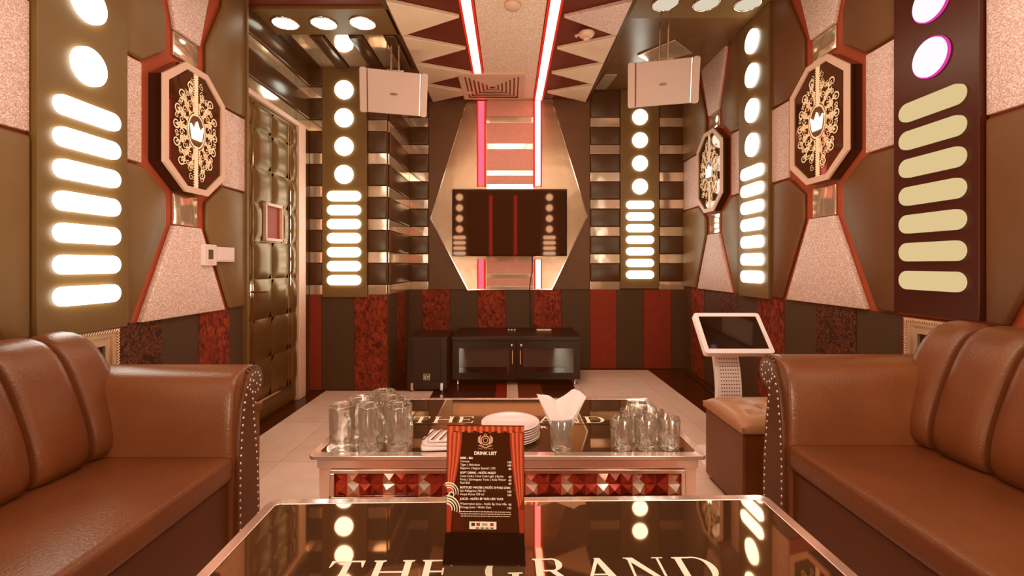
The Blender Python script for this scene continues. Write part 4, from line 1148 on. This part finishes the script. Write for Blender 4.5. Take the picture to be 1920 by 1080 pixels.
# crest
cr = MB(); cz_ = .180
cr.ribbon(circ(0, cz_, .0085, 20, .0085)+[(.0085, cz_)], .0022, .0007, Tm)
cr.ribbon(circ(0, cz_, .0045, 16)+[(.0045, cz_)], .0012, .0007, Tm)
for s in (-1, 1):
    cr.ribbon([(s*.008, cz_-.008), (s*.0125, cz_-.002), (s*.0125, cz_+.005), (s*.009, cz_+.010)], [.002, .005, .005, .001], .0007, Tm)
    cr.ribbon([(s*.004, cz_-.012), (s*.009, cz_-.011), (s*.015, cz_-.0095)], [.003, .002, .001], .0007, Tm)
cr.ribbon([(-.003, cz_+.010), (0, cz_+.013), (.003, cz_+.010)], .0015, .0007, Tm)
cr.ribbon([(-.006, cz_-.0125), (0, cz_-.0145), (.006, cz_-.0125)], .0022, .0007, Tm)
vs, fs = text_geo('THE GRAND', .0042, 'CENTER', 0, 1.4); cr.add([(x, .1625+y, .0007) for x, y, z in vs], fs, Tm)
cr.build('crest_print', mat('copper ink', (206, 150, 122), .4), mn, weld=False)
# cream swirls at lower left
sw_ = MB()
def swirl(cx, cz, r, a0, a1, w, d=.0008):
    P = [(cx+r*math.cos(a0+(a1-a0)*i/18), cz+r*math.sin(a0+(a1-a0)*i/18)) for i in range(19)]
    sw_.ribbon(P, [w*(1-.6*i/18) for i in range(19)], d, Tm)
for r, w in ((.019, .003), (.0145, .003), (.010, .0025)): swirl(-.0725, .078, r, PI*.62, -.25, w)
swirl(-.067, .074, .005, PI, -PI*.6, .003)
for r, w in ((.026, .0035), (.021, .0035), (.016, .0035), (.011, .0035)): swirl(-.0765, .046, r, PI*.5, -.25, w)
sw_.build('swirl_print', M['print'], mn, weld=False)
lg = MB(); 
rect(lg, -.031, .0225, .0085, .023, .0008, M['print'])
for k in range(4): rect(lg, -.018+.0095*k, -.0115+.0095*k, .0095, .0118, .0010, M['dark_in'])
rect(lg, -.017, -.010, .0145, .0205, .0010, M['red']); rect(lg, .010, .017, .0145, .0205, .0010, M['red'])
rect(lg, -.027, -.020, .0145, .0205, .0010, M['grille']); rect(lg, -.006, .005, .015, .020, .0010, mat('grey ink', (170, 150, 140), .5))
lg.build('payment_marks', None, mn, weld=False)

# ------------------------------------------------------------------ lights
def area(loc, rot, sx, sy, power, col, name='fill_light', spread=None):
    L = bpy.data.lights.new(name, 'AREA'); L.shape = 'RECTANGLE'; L.size = sx; L.size_y = sy; L.energy = power; L.color = col
    if spread: L.spread = spread
    o = bpy.data.objects.new(name, L); C.objects.link(o); o.location = loc; o.rotation_euler = rot
    return o
WARM = (1, .86, .73)
area((.25, 1.0, CZ+HL-.05), (0, 0, 0), 2.4, 2.4, 36, WARM)  # added overhead fill, no such fitting in the room
area((0, .25, CZ+1.56), (math.radians(48), 0, 0), 2.4, .3, 20, WARM)  # added fill near the ceiling, tilted toward the back wall
for x in (-1.05, 1.05):
    area((x, -.35, CZ-.42), (math.radians(122), 0, -.25 if x > 0 else .25), .6, .6, 26, WARM)  # added low fill behind the camera, tilted up the room
area((0, 3.3, CZ+HL-.06), (0, 0, 0), .4, .9, 9, WARM)  # added overhead fill for the far end of the room
area((0, 2.6, .53), (PI, 0, 0), 1.0, .5, 12, WARM)  # added uplight brightening the ceiling, no fitting there
W = bpy.data.worlds.new('World'); bpy.context.scene.world = W; W.use_nodes = True
W.node_tree.nodes['Background'].inputs[0].default_value = (.9, .6, .45, 1); W.node_tree.nodes['Background'].inputs[1].default_value = .3

# ------------------------------------------------------------------ camera
cam = bpy.data.cameras.new('Camera'); co_ = bpy.data.objects.new('Camera', cam); C.objects.link(co_)
co_.location = (0, 0, CZ); co_.rotation_euler = (PI/2, 0, 0)
cam.sensor_width = 36; cam.lens = F/1920*36; cam.shift_x = 5/1920; cam.shift_y = -43/1920; cam.clip_start = .05
sc = bpy.context.scene
sc.camera = co_
sc.view_settings.view_transform = 'Standard'; sc.view_settings.look = 'None'; sc.view_settings.exposure = 0; sc.view_settings.gamma = 1
vs_ = sc.view_settings
vs_.use_curve_mapping = True
cm = vs_.curve_mapping
for idx, pts in ((0, [(0, .018)]), (1, [(0, .003)]), (2, [(0, 0)])):
    cm.curves[idx].points[0].location = pts[0]
cm.curves[0].points.new(.4, .405)
cm.curves[1].points.new(.4, .40)
cm.curves[2].points.new(.08, .058)
cm.curves[2].points.new(.4, .37)
cm.curves[1].points.new(.05, .047)
cm.update()
sc.cycles.max_bounces = 24; sc.cycles.diffuse_bounces = 4; sc.cycles.glossy_bounces = 5; sc.cycles.transmission_bounces = 24; sc.cycles.transparent_max_bounces = 24
sc.cycles.sample_clamp_indirect = 6; sc.cycles.caustics_reflective = False; sc.cycles.caustics_refractive = False
sc.cycles.use_denoising = True
